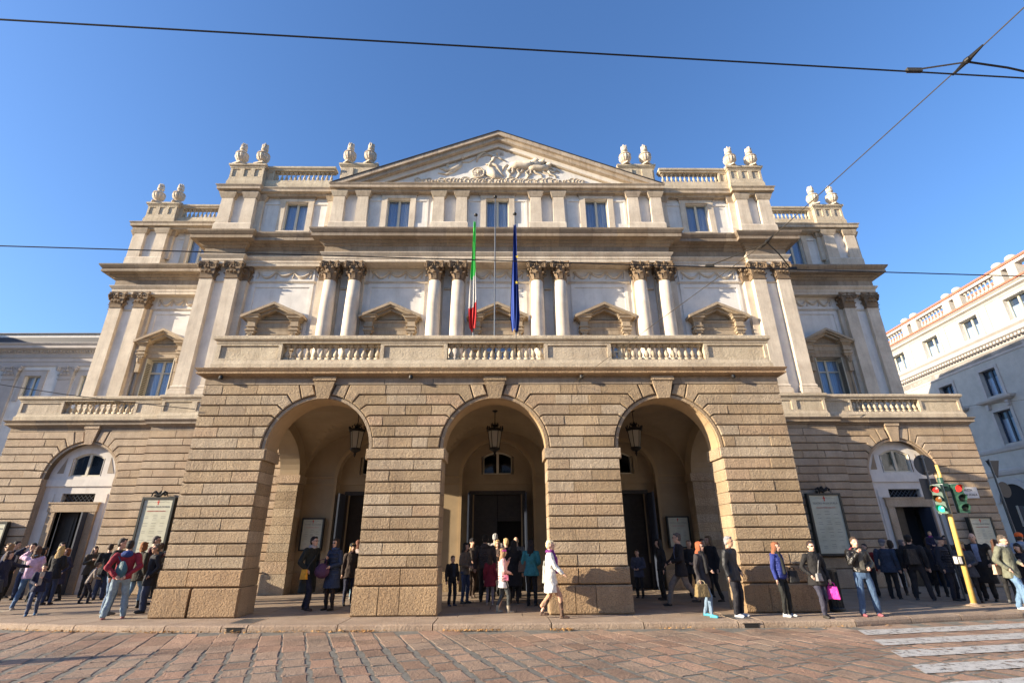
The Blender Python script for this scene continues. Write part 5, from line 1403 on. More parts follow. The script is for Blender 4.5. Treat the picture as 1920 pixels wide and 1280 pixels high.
for (a, b, z0, z1) in wins:
    q = MB(); f = .2
    q.box(a-f, a, -.06, -.002, z0-.12, z1+f); q.box(b, b+f, -.06, -.002, z0-.12, z1+f); q.box(a, b, -.06, -.002, z1, z1+f); q.box(a-f-.05, b+f+.05, -.12, -.002, z0-.3, z0-.12)
    o = RP('window_surround', q, M['btrim'] if z0 < 15 else M['bwhite'], t)
    if 7 < z0 < 8:
        q = MB(); q.prof(a-f-.15, b+f+.15, -.02, [(0, z1+.55), (.1, z1+.6), (.3, z1+.7), (.36, z1+.82), (.36, z1+.86), (0, z1+.9)], 0-.002); RP('hood', q, M['btrim'], o)
        for xx in (a-f-.02, b+.02):
            q = MB(); q.box(xx, xx+.2, -.22, -.003, z1+.2, z1+.56); RP('console', q, M['btrim'], o)
    q = MB(); q.box(a, a+.07, .25, .33, z0, z1); q.box(b-.07, b, .25, .33, z0, z1); q.box(a+.07, b-.07, .25, .33, z1-.07, z1); q.box((a+b)/2-.06, (a+b)/2+.06, .24, .34, z0, z1-.07); q.box(a+.07, b-.07, .25, .33, z0, z0+.07)
    w_ = RP('window', q, M['frame'] if z0 > 15 else M['bluedoor'], t)
    for p0, p1 in ((a+.07, (a+b)/2-.06), ((a+b)/2+.06, b-.07)):
        q = MB(); q.box(p0, p1, .28, .29, z0+.07, z1-.07); RP('pane', q, M['glass'], w_)
    q = MB(); q.box(a, b, .36, .37, z1-.5, z1); RP('blind', q, M['steel'], w_)
    q = MB(); q.box(a, b, .4, .41, z0, z1); RP('curtain', q, M['curtain'], w_)
for k in range(12):                          # attic pilaster strips
    yy = 27.2+k*3.8-.95
    for d in (0, 1.2): q = MB(); q.box(yy+d, yy+d+.45, -.07, -.002, 14.8, 16.85); RP('attic_pilaster', q, M['bwhite'], t)
mb = MB(); swp = []
for i in range(40):
    a = i*.5; mb.tube([(36.5+i*.085+.12*math.cos(a), -.02, 13.57+.12*math.sin(a)), (36.5+i*.085+.12*math.cos(a+.5), -.02, 13.57+.12*math.sin(a+.5))], .02, 4)
RP('frieze_ornament', mb, M['btrim'], t)
for c in (29.2, 34.2, 39.2):
    q = MB(); n = 20
    for i in range(n):
        t0, t1 = math.pi*i/n, math.pi*(i+1)/n
        pts = [(c+1.15*math.cos(t0), 3.9+1.15*math.sin(t0)), (c+1.5*math.cos(t0), 3.9+1.5*math.sin(t0)), (c+1.5*math.cos(t1), 3.9+1.5*math.sin(t1)), (c+1.15*math.cos(t1), 3.9+1.15*math.sin(t1))]
        q.ext(pts, -.12, -.003)
    o = RP('arch_surround', q, M['btrim'], t)
    q = MB(); q.ext([(c-1.15, 0), (c+1.15, 0)]+[(c+1.15*math.cos(math.pi*i/n), 3.9+1.15*math.sin(math.pi*i/n)) for i in range(n+1)], -.02, -.004); RP('arch_opening', q, M['dark'], o)
q = MB()
for i in range(220): q.ell((44.5+rnd.uniform(-1.6, 1.6), 1.0+rnd.uniform(-.3, .3), 18.75+rnd.gauss(0, .16)), (.10, .08, .05), 4, 3)
RP('terrace_plants', q, M['plant'], t)
tag(t.children[-1] if False else bpy.data.objects['terrace_plants'], kind='stuff')
# the rest of the square, behind and beside the camera
def block(label, x0, x1, y0, y1, h, face, mat='btrim'):
    """plain palace: face 'N' looks to +Y, 'W' to -X, 'E' to +X"""
    t = thing('square_palace', label, 'building', ((x0+x1)/2, (y0+y1)/2, 0)); mb = MB(); mb.box(x0, x1, y0, y1, 0, h); P('wall', mb, M[mat], t)
    mb = MB(); mb.box(x0-.6, x1+.6, y0-.6, y1+.6, h, h+.6); P('cornice', mb, M['btrim'], t)
    mb = MB(); mb.frus((x0-.3, x1+.3, y0-.3, y1+.3), (x0+5, x1-5, y0+5, y1-5), h+.6, h+3.4); P('roof', mb, M['darkroof'], t)
    L = (x1-x0) if face == 'N' else (y1-y0); n = int(L/4.5); fl = int(h/4.6)
    for i in range(n):
        for k in range(fl):
            a = (x0 if face == 'N' else y0)+(i+.5)*L/n; z = 1.6+k*4.6
            q = MB()
            if face == 'N': q.box(a-.75, a+.75, y1-.1, y1+.04, z, z+2.5)
            elif face == 'E': q.box(x1-.1, x1+.04, a-.75, a+.75, z, z+2.5)
            else: q.box(x0-.04, x0+.1, a-.75, a+.75, z, z+2.5)
            P('window', q, M['darklens'], t)
block('large stone palace facing the theatre across the square', -38, 44, -75, -48, 21, 'N')
block('palace closing the right side of the square', 52, 75, -46, 14, 21, 'W')
block('low palace closing the left side of the square', -125, -100, -46, 20, 15, 'E')
block('palace at the left corner behind the square', -98, -48, -80, -56, 19, 'N')
t = thing('shadow_post', 'unseen post added left of the view to cast the road shadow', 'shadow caster', (-19.3, 6.9, -.13))  # added out of view; its lantern outline is shaped to cast the road shadow
q = MB(); q.lathe([(.22, 0), (.22, .3), (.10, .5), (.09, 2.9), (.14, 3.0), (.26, 3.25), (.27, 3.5), (.18, 3.7), (.10, 3.9), (.03, 4.15)], (-19.3, 6.9, -.13), 14); P('post', q, M['iron'], t)
# ================================================================ people
SK = M['skin'] = plain('skin', lin(.58, .36, .26), .55)
SK2 = M['skin2'] = plain('tanned_skin', lin(.46, .27, .18), .55)
M['eye'] = plain('eye', lin(.02, .015, .012), .3); M['lip'] = plain('lips', lin(.35, .10, .08), .5)
TEX = bpy.data.textures.new('folds', 'CLOUDS'); TEX.noise_scale = .14; TEX.noise_depth = 2
TEXH = bpy.data.textures.new('strands', 'CLOUDS'); TEXH.noise_scale = .05
def ring(mb, secs, n=14):
    """secs: (x,y,z,rx,ry) rings from bottom to top"""
    v = []; f = []
    for x, y, z, rx, ry in secs:
        for i in range(n):
            a = 2*math.pi*i/n; v.append((x+rx*math.cos(a), y+ry*math.sin(a), z))
    for k in range(len(secs)-1):
        for i in range(n):
            j = (i+1) % n; f.append((k*n+i, k*n+j, (k+1)*n+j, (k+1)*n+i))
    f.append(tuple(range(n-1, -1, -1))); k = (len(secs)-1)*n; f.append(tuple(range(k, k+n))); mb.add(v, f)
def chain(mb, pts, rs, n=10):
    for i in range(len(pts)-1): mb.tube([pts[i], pts[i+1]], [rs[i], rs[i+1]], n)
    for p, r in zip(pts, rs): mb.ell(p, (r, r, r), n, 8)
def organic(name, mb, mat, parent, vox=.016, disp=.0, smooth=3, tex=None, post=None):
    me = mb.mesh(name, mat, True); o = link(name, me, parent)
    m = o.modifiers.new('remesh', 'REMESH'); m.mode = 'VOXEL'; m.voxel_size = vox; m.use_smooth_shade = True
    if smooth: m = o.modifiers.new('smooth', 'SMOOTH'); m.factor = .5; m.iterations = smooth
    if disp: m = o.modifiers.new('folds', 'DISPLACE'); m.texture = tex or TEX; m.strength = disp; m.mid_level = .5; m.texture_coords = 'GLOBAL'
    return o
ARMS = {   # elbow, wrist offsets from the shoulder for the right arm (x outward, y forward, z up), in units of body scale
 'down': ((.05, -.03, -.29), (.06, .03, -.54)),
 'pocket': ((.10, -.08, -.28), (.00, .08, -.46)),
 'front': ((.06, .02, -.29), (-.10, .22, -.36)),
 'phone': ((.05, .06, -.28), (-.12, .25, -.16)),
 'face': ((.05, .12, -.26), (-.13, .20, -.03)),
 'back': ((.10, -.12, -.27), (-.12, -.20, -.46)),
 'out': ((.24, .10, -.10), (.52, .18, -.13)),
 'head': ((.16, .12, .02), (.0, .06, .17)),
 'bag': ((.07, -.02, -.29), (.08, .06, -.54)),
 'swing': ((.04, .12, -.27), (.03, .30, -.42)),
 'swingb': ((.05, -.16, -.25), (.06, -.20, -.50)),
}
def person(x, y, h, deg, label, top=(.02,.02,.025), topl=.0, bot=(.03,.04,.08), shoe=(.02,.02,.02), hair=(.03,.02,.015), hs='short', arms=('down', 'down'),
           legs='stand', fem=False, skin=None, inner=None, hat=None, scarf=None, glasses=False, tilt=0, turn=0, skirt=None, boots=None, lean=0, puffer=False, vox=.017, collar=None, wide=1.0, hood=None, shin=None, topr=.85):
    """deg: 0 faces the camera, 90 faces right, 180 away, -90 left.  topl: hem height below the hips (0 = jacket)"""
    wide = wide*1.08; deg = deg-math.degrees(math.atan2(x-.3, y)); child = h < 1.5; s = h/1.75; skin = skin or SK
    t = thing('person', label, 'person', (x, y, 0), group='people outside the theatre', world_children=False, rz=R(180+deg))
    t.scale = (s, s, s)
    # local frame: +y forward, x to the person's right is +x
    hw = .085 if fem else .095; sw = (.165 if fem else .195)*wide
    if child: sw *= .95
    L = {'stand': [(.11, .0, .0), (-.11, .02, .0)], 'walk': [(.07, .24, .0), (-.07, -.24, .05)], 'step': [(.10, .16, .0), (-.10, -.12, .0)], 'wide': [(.20, .05, 0), (-.18, -.02, 0)], 'cross': [(.05, .08, 0), (-.06, -.06, 0)], 'stride': [(.08, .36, 0), (-.08, -.34, .10)]}[legs]
    hz = .90; hip = [Vector((hw, 0, hz)), Vector((-hw, 0, hz))]
    drop = .03 if legs in ('walk', 'stride') else 0
    ank = [Vector((a, b, c+.085)) for a, b, c in L]; knee = []
    for H_, A_ in zip(hip, ank):
        H_.z -= drop; m = (H_+A_)/2; m.y += .05 if legs in ('stand', 'wide') else .09; m.z += .0; knee.append(m)
    ln = Vector((0, math.sin(R(lean)), 0))
    def up(z): return (z-.95)*math.tan(R(lean))       # forward lean of the upper body
    nk = Vector((0, up(1.5)-.01, 1.475)); hd = Vector((0, up(1.63)+.02+math.tan(R(tilt))*.08, 1.62-abs(tilt)*.0008))
    sh = [Vector((sw, up(1.42)-.01, 1.41)), Vector((-sw, up(1.42)-.01, 1.41))]
    el, wr = [], []
    for k in range(2):
        e, w = ARMS[arms[k]]; sg = 1 if k == 0 else -1
        el.append(sh[k]+Vector((e[0]*sg, e[1], e[2]))); wr.append(sh[k]+Vector((w[0]*sg, w[1], w[2])))
    # ---- body: one continuous skin surface
    b = MB(); q = hd; rotT = Matrix.Rotation(R(turn), 3, 'Z') @ Matrix.Rotation(-R(tilt), 3, 'X')
    def HP(px, py, pz): r = rotT @ Vector((px, py, pz)); return (q.x+r.x, q.y+r.y, q.z+r.z)
    b.ell(HP(0, -.005, .02), (.076, .094, .105), 14, 10); b.ell(HP(0, .035, -.045), (.056, .058, .070), 12, 8); b.ell(HP(0, .055, -.090), (.034, .03, .026), 8, 6)
    b.ell(HP(0, .098, -.012), (.013, .022, .024), 8, 6); b.ell(HP(0, .082, .03), (.05, .02, .018), 8, 6); b.ell(HP(0, .084, -.058), (.024, .014, .012), 8, 5)
    for sg in (-1, 1): b.ell(HP(sg*.078, -.005, -.005), (.012, .02, .032), 8, 6)
    b.tube([tuple(nk-Vector((0, .01, .08))), HP(0, -.02, -.06)], [.062, .052], 12)
    ring(b, [(0, up(.85), .82, .13, .09), (0, up(1.0), 1.0, .12, .085), (0, up(1.15), 1.15, .12, .085), (0, up(1.35), 1.35, sw*.8, .09), (0, up(1.45), 1.44, .09, .06)])
    for k in range(2):
        chain(b, [sh[k], el[k], wr[k]], [.045, .036, .026], 8)
        d = (wr[k]-el[k]).normalized(); pc = wr[k]+d*.05; b.ell(pc, (.036, .028, .045), 8, 6)
        chain(b, [hip[k], knee[k], ank[k]], [.075, .05, .035], 8)
    organic('body', b, skin, t, vox=.0135, smooth=2)
    # hands: five fingers rooted in the palm
    for k in range(2):
        fg = MB()
        d = (wr[k]-el[k]).normalized(); sd = Vector((1, 0, 0)) if abs(d.x) < .8 else Vector((0, 1, 0)); sd = (sd-d*sd.dot(d)).normalized(); nr = d.cross(sd)
        pc = wr[k]+d*.07
        for i, ll in enumerate((.066, .074, .070, .056)):
            p0 = pc+sd*(.024-.016*i); p1 = p0+d*ll*.55+nr*.004; p2 = p1+d*ll*.35+nr*.018; fg.tube([p0, p1, p2], [.009, .008, .006], 6)
        p0 = wr[k]+d*.03+sd*.022*(1 if k else -1); fg.tube([p0, p0+d*.03+sd*.02*(1 if k else -1), p0+d*.055+sd*.022*(1 if k else -1)], [.011, .009, .007], 6)
        P('fingers', fg, skin, t, True)
    # ---- face
    e = MB()
    for sg in (-1, 1): e.ell(HP(sg*.030, .085, .012), (.012, .008, .007), 8, 5)
    P('eyes', e, M['eye'], t)
    e = MB(); e.ell(HP(0, .095, -.056), (.020, .007, .006), 8, 5); P('mouth', e, M['lip'], t)
    if glasses:
        e = MB()
        if glasses == 'sun':
            for sg in (-1, 1): e.ell(HP(sg*.033, .098, .012), (.030, .008, .021), 10, 6)
        else:
            for sg in (-1, 1): e.tube([HP(sg*.033+.025*math.cos(a*math.pi/5), .102, .012+.017*math.sin(a*math.pi/5)) for a in range(11)], .003, 4)
        for sg in (-1, 1): e.tube([HP(sg*.06, .10, .016), HP(sg*.083, .02, .012)], .003, 4)
        e.tube([HP(-.012, .104, .016), HP(.012, .104, .016)], .003, 4)
        P('glasses', e, M['ink'], t)
    # ---- hair
    hm = cloth(hair, .75)
    if hs != 'bald':
        m_ = MB(); m_.ell(HP(0, -.026, .052), (.085, .094, .088), 14, 10); m_.ell(HP(0, -.045, .0), (.083, .075, .09), 12, 8); m_.ell(HP(0, .04, .098), (.06, .045, .026), 10, 6)
        if hs in ('long', 'bob', 'mid'):
            ll = {'long': .34, 'mid': .2, 'bob': .12}[hs]
            for sg in (-1, 1): m_.ell(HP(sg*.072, -.005, -.03), (.028, .06, .10), 8, 8)
            m_.ell(HP(0, -.06, -.06), (.085, .05, .11), 10, 8)
            if ll > .12:
                m_.ell(HP(0, -.085, -.08-ll*.4), (.105, .05, ll*.55), 10, 8)
                for sg in (-1, 1): m_.ell(HP(sg*.075, -.03, -.10-ll*.25), (.035, .045, ll*.42), 8, 8)
            m_.ell(HP(0, .045, .095), (.07, .05, .028), 10, 6)
        organic('hair', m_, hm, t, vox=.012, smooth=1, disp=.022, tex=TEXH)
    else:
        m_ = MB(); m_.ell(HP(0, -.05, -.005), (.084, .06, .05), 12, 8); organic('hair', m_, hm, t, vox=.012, smooth=1, disp=.01, tex=TEXH)
    if hat:
        m_ = MB()
        if hat[0] == 'cap':
            m_.ell(HP(0, -.01, .075), (.098, .108, .075), 14, 8); m_.ell(HP(0, .115, .055), (.07, .07, .012), 12, 6)
        elif hat[0] == 'beret':
            m_.ell(HP(0, -.02, .075), (.125, .13, .06), 14, 8); m_.ell(HP(0, 0, .04), (.098, .105, .03), 14, 6)
        elif hat[0] == 'band':
            m_.ell(HP(0, 0, .045), (.096, .106, .05), 14, 8)
        else:
            m_.ell(HP(0, -.01, .06), (.102, .114, .09), 14, 10)
        organic('hat', m_, cloth(hat[1]), t, vox=.012, smooth=2, disp=.008)
    # ---- trousers / skirt / tights
    tr = MB(); lr = ((.098, .078, .062) if not fem else (.092, .066, .05)); lr = [a*(1 if not child else .92) for a in lr]
    if legs == 'wide': lr[2] *= 1.1
    ring(tr, [(0, 0, .80-drop, hw+.075, .105), (0, up(.95), .95-drop, hw+.078, .112), (0, up(1.03), 1.04-drop, hw+.06, .10)])
    for k in range(2): chain(tr, [hip[k]-Vector((0, 0, .03)), knee[k], ank[k]+Vector((0, 0, .0 if not boots else .12))], lr, 10)
    organic('trousers' if skirt is None else 'tights', tr, cloth(bot, .8), t, vox=vox, disp=.042 if skirt is None else .006, smooth=2)
    if skirt is not None:
        r_ = MB(); ring(r_, [(0, .02, skirt[1], .20, .16), (0, .01, (skirt[1]+.95)/2, .175, .14), (0, up(1.0), 1.0, .145, .11)], 18); organic('skirt', r_, cloth(skirt[0]), t, vox=vox, disp=.03)
    # ---- shoes
    for k in range(2):
        a = ank[k]; z0 = a.z-.085; m_ = MB(); toe = .0
        m_.ell((a.x, a.y+.065, z0+.030), (.042, .13, .033), 12, 8); m_.ell((a.x, a.y-.005, z0+.055), (.038, .052, .055), 10, 8); m_.box(a.x-.036, a.x+.036, a.y-.05, a.y+.165, z0+.0, z0+.018)
        if boots:
            m_.tube([(a.x, a.y, z0+.05), ((a.x*.7+knee[k].x*.3), (a.y*.7+knee[k].y*.3), z0+.05+(knee[k].z-z0)*.32), ((a.x*.25+knee[k].x*.75), (a.y*.25+knee[k].y*.75), z0+.03+(knee[k].z-z0)*.72)] if boots == 'tall' else [(a.x, a.y, z0+.05), (a.x, a.y, z0+.2)], [.045, .052, .062] if boots == 'tall' else [.048, .055], 12)
        organic('shoe', m_, cloth(shoe, .5), t, vox=.012, smooth=2, disp=.004)
    # ---- top
    tp = MB(); hem = .86-topl; br = .135 if fem else .15; br *= wide
    secs = []
    if topl > .05: secs += [(0, up(1)*.3, hem, .20*wide+topl*.10, .155+topl*.08), (0, up(.95), .92, .185*wide, .145)]
    else: secs += [(0, up(.9), hem+.0, .165*wide, .125)]
    secs += [(0, up(1.08), 1.08, br, .115), (0, up(1.25), 1.25, br*1.08, .125), (0, up(1.36), 1.36, sw*.98, .115), (0, up(1.42), 1.425, sw*.90, .09), (0, up(1.47), 1.475, .085, .07)]
    ring(tp, secs, 18)
    ar = (.072, .056, .047) if fem else (.08, .064, .053)
    for k in range(2): chain(tp, [sh[k]-Vector((.01 if k == 0 else -.01, 0, .015)), el[k], wr[k]-(wr[k]-el[k]).normalized()*.01], ar, 10)
    if collar or hood:
        tp.tube([(.065*math.cos(a*math.pi/6), nk.y+.06*math.sin(a*math.pi/6), 1.485+.012*math.sin(a*math.pi/6)) for a in range(13)], .026, 6)
    to = organic('jacket' if topl < .12 else 'coat', tp, cloth(top, topr), t, vox=vox, disp=.040 if not puffer else .012, smooth=3)
    if puffer:
        pf = MB()
        for i in range(9):
            z = hem+.05+i*(1.36-hem-.05)/8; rx = (.17+(.06*topl if z < .95 else 0))*wide if z < .98 else (br*1.03+.012 if z < 1.3 else sw*.93)
            pf.tube([(rx*1.04*math.cos(a*math.pi/9), up(z)+.13*math.sin(a*math.pi/9), z) for a in range(19)], .022, 6)
        organic('quilting', pf, cloth(top, .5), t, vox=.015, smooth=1)
    if hood:
        m_ = MB(); m_.ell((0, nk.y-.095, 1.43), (.13, .065, .075), 12, 8); m_.ell((0, nk.y-.05, 1.475), (.11, .07, .04), 12, 8); organic('hood', m_, cloth(hood), t, vox=.015, disp=.03)
    if inner:
        m_ = MB(); V_ = []; zs_ = [1.0, 1.08, 1.17, 1.25, 1.31, 1.36, 1.40, 1.43, 1.455]; ry_ = [.118, .115, .120, .125, .120, .115, .10, .088, .078]
        for z_, r_ in zip(zs_, ry_):
            for i in range(7):
                xx = (-.07+.14*i/6)*(1 if z_ > 1.3 else .8); V_.append((xx, up(z_)+r_*math.sqrt(1-(xx/.16)**2)+.014, z_))
        m_.add(V_, [(r*7+i, r*7+i+1, r*7+i+8, r*7+i+7) for r in range(8) for i in range(6)]); P('shirt', m_, cloth(inner), t, True)
    if scarf:
        m_ = MB(); m_.tube([(.075*math.cos(a*math.pi/6), nk.y+.01+.08*math.sin(a*math.pi/6), 1.485+.015*math.sin(a*2)) for a in range(13)], .038, 8)
        if len(scarf) > 1: m_.tube([(.03, nk.y+.09, 1.46), (.05, up(1.3)+.145, 1.3), (.04, up(1.1)+.15, 1.12), (.05, up(1.0)+.16, .98)], [.035, .045, .045, .04], 8)
        organic('scarf', m_, cloth(scarf[0]), t, vox=.014, disp=.02)
    t['_wr'] = [list(w) for w in wr]; del t['_wr']
    def world(p):
        c, sn = math.cos(R(180+deg)), math.sin(R(180+deg)); return Vector((x+s*(p[0]*c-p[1]*sn), y+s*(p[0]*sn+p[1]*c), s*p[2]))
    t_info = dict(sh=[world(p) for p in sh], wr=[world(p+(p-q2).normalized()*.07) for p, q2 in zip(wr, el)], world=world, s=s, deg=deg)
    return t_info
def bag(name, label, p, size, col, cat='handbag', strap=None, deg=0, shape='box', col2=None, handle=True):
    """bag whose top centre is at p"""
    t = thing(name, label, cat, (p.x, p.y, p.z-size[2]), world_children=False, rz=R(deg))
    w, d, hh = size; m_ = MB()
    m_.frus((-w/2, w/2, -d/2, d/2), (-w*.40, w*.40, -d*.3, d*.3), 0, hh*.92)
    if shape == 'round': m_ = MB(); m_.ell((0, 0, hh*.42), (w/2, d/2, hh*.45), 12, 10); m_.ell((0, 0, hh*.75), (w*.3, d*.3, hh*.2), 10, 8)
    o = organic('bag_body', m_, cloth(col, .6), t, vox=.012, smooth=2, disp=.012)
    if handle:
        q = MB()
        for sg in (-1, 1): q.tube([(-w*.25, sg*d*.22, hh*.88), (-w*.2, sg*d*.12, hh*1.12), (0, 0, hh*1.2), (w*.2, sg*d*.12, hh*1.12), (w*.25, sg*d*.22, hh*.88)], .008, 6)
        P('handle', q, cloth(col2 or col), t)
    if strap:
        q = MB(); pts = [Vector(a)-Vector((p.x, p.y, p.z-hh)) for a in strap]; inv = Matrix.Rotation(-R(deg), 3, 'Z'); pts = [inv @ a for a in pts]
        q.tube(pts, .012, 6); P('strap', q, cloth(col2 or col), t)
    return t
BLK = (.012, .012, .014); NAVY = (.012, .016, .045); JEAN = (.07, .14, .26); LJEAN = (.22, .36, .48); DJEAN = (.025, .04, .09); BRN = (.05, .03, .02); BLOND = (.55, .38, .16); GREY = (.25, .25, .25); DHAIR = (.012, .009, .008)
# ---- left group
a = person(-13.2, 15.0, 1.55, 55, 'woman in navy coat reaching out her arm towards a boy at far left', NAVY, .12, BLK, BLK, (.05,.025,.02), 'mid', ('bag', 'out'), 'stand', True, hood=(.02,.02,.05), wide=1.08)
bag('shoulder_bag', 'large dark blue shoulder bag of the woman reaching out her arm', a['world']((.25, .08, 1.0)), (.36, .16, .34), (.02, .03, .05), 'bag', [a['sh'][0]+Vector((0, 0, .04)), a['world']((.25, .08, .95))])
person(-13.45, 16.17, 1.66, 165, 'woman in lilac jacket and blue scarf seen from behind, left group', (.62,.42,.55), .02, JEAN, (.4,.4,.42), (.10,.05,.03), 'mid', ('front', 'head'), 'wide', True, scarf=((.20,.38,.48),), wide=1.12)
person(-12.0, 14.85, 1.24, -8, 'small boy in open dark jacket, beige jumper and blue shoes, left group', NAVY, .08, (.05,.07,.13), (.03,.13,.30), DHAIR, 'short', ('front', 'phone'), 'step', inner=(.45,.37,.28), tilt=12)
person(-13.74, 17.36, 1.66, 150, 'woman with long wavy blond hair and black coat seen from behind', BLK, .10, DJEAN, BLK, BLOND, 'long', ('front', 'phone'), 'stand', True)
person(-14.5, 18.6, 1.58, -60, 'auburn haired woman in a long dark purple coat, left group', (.03,.025,.045), .32, BLK, BLK, (.20,.07,.03), 'bob', ('pocket', 'pocket'), 'step', True, wide=1.15)
person(-15.97, 20.1, 1.78, 20, 'dark haired woman behind the blond woman in front of the left door', BLK, .05, BLK, BLK, DHAIR, 'mid', ('down', 'down'), 'stand', True)
person(-17.1, 19.5, 1.83, 60, 'dark haired man in navy suit jacket near the left arch jamb', NAVY, .03, BLK, BLK, DHAIR, 'short', ('down', 'down'), 'stand', inner=(.5,.5,.55))
person(-15.9, 17.96, 1.75, -100, 'woman with light brown hair looking left at the far left', (.03,.04,.09), .05, DJEAN, BRN, (.30,.18,.09), 'mid', ('down', 'front'), 'stand', True, glasses='sun')
person(-16.05, 19.0, 1.76, -30, 'man raising both arms to his head behind the lilac jacket', NAVY, 0, DJEAN, BLK, DHAIR, 'short', ('head', 'head'), 'stand', inner=(.5,.45,.4))
person(-16.3, 19.8, 1.64, 120, 'woman with black hair half hidden behind the lilac jacket', BLK, .1, BLK, BLK, DHAIR, 'long', ('down', 'down'), 'stand', True)
person(-15.75, 17.0, 1.70, -60, 'person in dark olive coat at the left edge of the photo', (.03,.035,.025), .1, DJEAN, BRN, BRN, 'short', ('pocket', 'pocket'), 'stand')
person(-14.6, 16.0, 1.62, 80, 'woman with red shoulder strap at the left edge of the photo', (.02,.03,.06), .2, (.10,.05,.03), BLK, DHAIR, 'mid', ('front', 'front'), 'step', True)
person(-14.35, 19.6, 1.65, 12, 'brown haired woman in olive coat and scarf looking at her phone', (.06,.045,.03), .1, BLK, BLK, BRN, 'long', ('phone', 'phone'), 'stand', True, scarf=((.16,.12,.10),), tilt=12)
person(-12.77, 17.56, 1.17, 100, 'boy in beige jumper bending forward, left group', (.26,.22,.19), .0, (.015,.015,.025), BLK, (.12,.07,.04), 'short', ('front', 'front'), 'step', lean=18)
person(-13.6, 19.2, 1.12, 75, 'boy in teal jumper behind the beige one', (.02,.16,.22), .0, (.02,.03,.08), BLK, (.35,.2,.1), 'short', ('front', 'down'), 'walk', lean=12)
person(-10.02, 14.71, 1.85, 70, 'man with glasses in a black jumper and jeans talking, left group', (.012,.014,.012), .0, (.09,.15,.25), (.10,.09,.08), (.07,.06,.05), 'short', ('down', 'front'), 'stand', glasses=True, inner=(.12,.14,.12))
a = person(-9.3, 13.99, 1.79, 172, 'man in maroon jacket and light jeans with hands clasped behind his back', (.26,.015,.03), .0, (.22,.30,.36), (.35,.12,.12), (.02,.016,.014), 'short', ('back', 'back'), 'wide', hood=(.02,.05,.20), wide=1.1)
bag('drawstring_bag', 'teal patterned drawstring bag on the back of the man in maroon', a['world']((-.03, -.17, 1.30)), (.30, .14, .42), (.04, .11, .13), 'bag', [a['sh'][1]+Vector((0,0,.05)), a['world']((-.03, -.2, 1.2))], shape='round', handle=False)
person(-10.4, 16.19, 1.76, 130, 'woman with auburn bob and dark brown coat beside the man in maroon', (.035,.03,.02), .15, (.18,.30,.42), BLK, (.26,.10,.03), 'bob', ('down', 'down'), 'step', True, boots='ankle', wide=1.1)
person(-10.6, 17.0, 1.93, 75, 'tall man with grey hair and glasses in front of the left playbill', (.06,.02,.03), .05, BLK, BLK, (.10,.09,.08), 'short', ('down', 'phone'), 'stand', glasses=True, inner=(.2,.2,.2))
person(-9.35, 15.18, 1.70, -75, 'man in black coat and sunglasses leaning by the left pier', (.012,.013,.018), .18, DJEAN, BLK, (.10,.08,.06), 'short', ('down', 'pocket'), 'stand', glasses='sun', skin=SK2)
for (x_, y_, h_, d_, lb_, tp_, bt_, hr_, hs_, fm_) in (
    (-17.9, 18.6, 1.70, 30, 'fair haired woman in grey coat at the far left edge', (.12,.12,.13), BLK, (.32,.2,.1), 'mid', True),
    (-18.4, 20.0, 1.78, -20, 'man in dark green jacket under the small left playbill', (.03,.045,.03), BLK, BRN, 'short', False),
    (-13.1, 18.6, 1.72, 170, 'man in black jacket seen from behind, left of the woman with the phone', BLK, DJEAN, BRN, 'short', False),
    (-15.1, 18.3, 1.60, 110, 'short woman in wine red jacket in the middle of the left group', (.12,.015,.03), BLK, DHAIR, 'bob', True),
    (-11.6, 18.9, 1.74, -140, 'man in slate jacket near the wall left of the large playbill', (.05,.06,.08), BLK, BRN, 'short', False),
    (-16.6, 16.6, 1.58, 100, 'girl in dark blue coat at the left edge of the photo', (.02,.03,.08), BLK, BRN, 'long', True)):
    person(x_, y_, h_, d_, lb_, tp_, .08, bt_, BLK, hr_, hs_, ('down', 'front'), 'stand', fm_)
# ---- left arch
a = person(-5.15, 15.42, 1.87, 48, 'tall man in long dark coat tilting his head, inside the left arch', (.014,.018,.016), .46, (.012,.014,.03), (.07,.035,.02), DHAIR, 'short', ('pocket', 'pocket'), 'step', glasses=True, scarf=((.45,.43,.45),), tilt=-4, lean=3)
bag('shoulder_bag', 'yellow shoulder bag carried by the tall man in the left arch', a['world']((.28, .10, .98)), (.22, .08, .27), (.80, .36, .02), 'bag', [a['world']((-.16, .02, 1.46)), a['world']((.02, .16, 1.25)), a['world']((.27, .12, .92))], deg=-20, col2=(.05,.05,.05), handle=False)
a = person(-4.47, 15.38, 1.81, -40, 'woman in long navy quilted coat holding a purple bag, left arch', (.02,.035,.075), .34, (.02,.012,.01), BLK, BRN, 'bob', ('phone', 'front'), 'stand', True, glasses='sun', puffer=True, scarf=((.03,.06,.14),))
bag('handbag', 'dark purple handbag held by the woman in the navy quilted coat', a['world']((.12, .30, 1.16)), (.42, .18, .40), (.07, .02, .06), 'handbag', shape='round')
person(-4.3, 16.48, 1.68, 10, 'person in dark hat and brown jacket behind the left arch pier', (.04,.025,.02), .1, NAVY, BLK, BLOND, 'mid', ('down', 'down'), 'stand', True, hat=('beanie', (.01,.01,.012)), scarf=((.04,.015,.02),))
person(-4.62, 18.27, 1.78, 150, 'person in pale jacket and light jeans at the back of the left arch', (.55,.45,.42), .0, LJEAN, (.6,.6,.6), (.2,.08,.05), 'bob', ('down', 'down'), 'stand', True)
person(-8.15, 18.3, 1.66, 90, 'person in green jacket just visible beyond the left pier', (.03,.30,.05), .05, DJEAN, BLK, BRN, 'short', ('front', 'front'), 'stand')
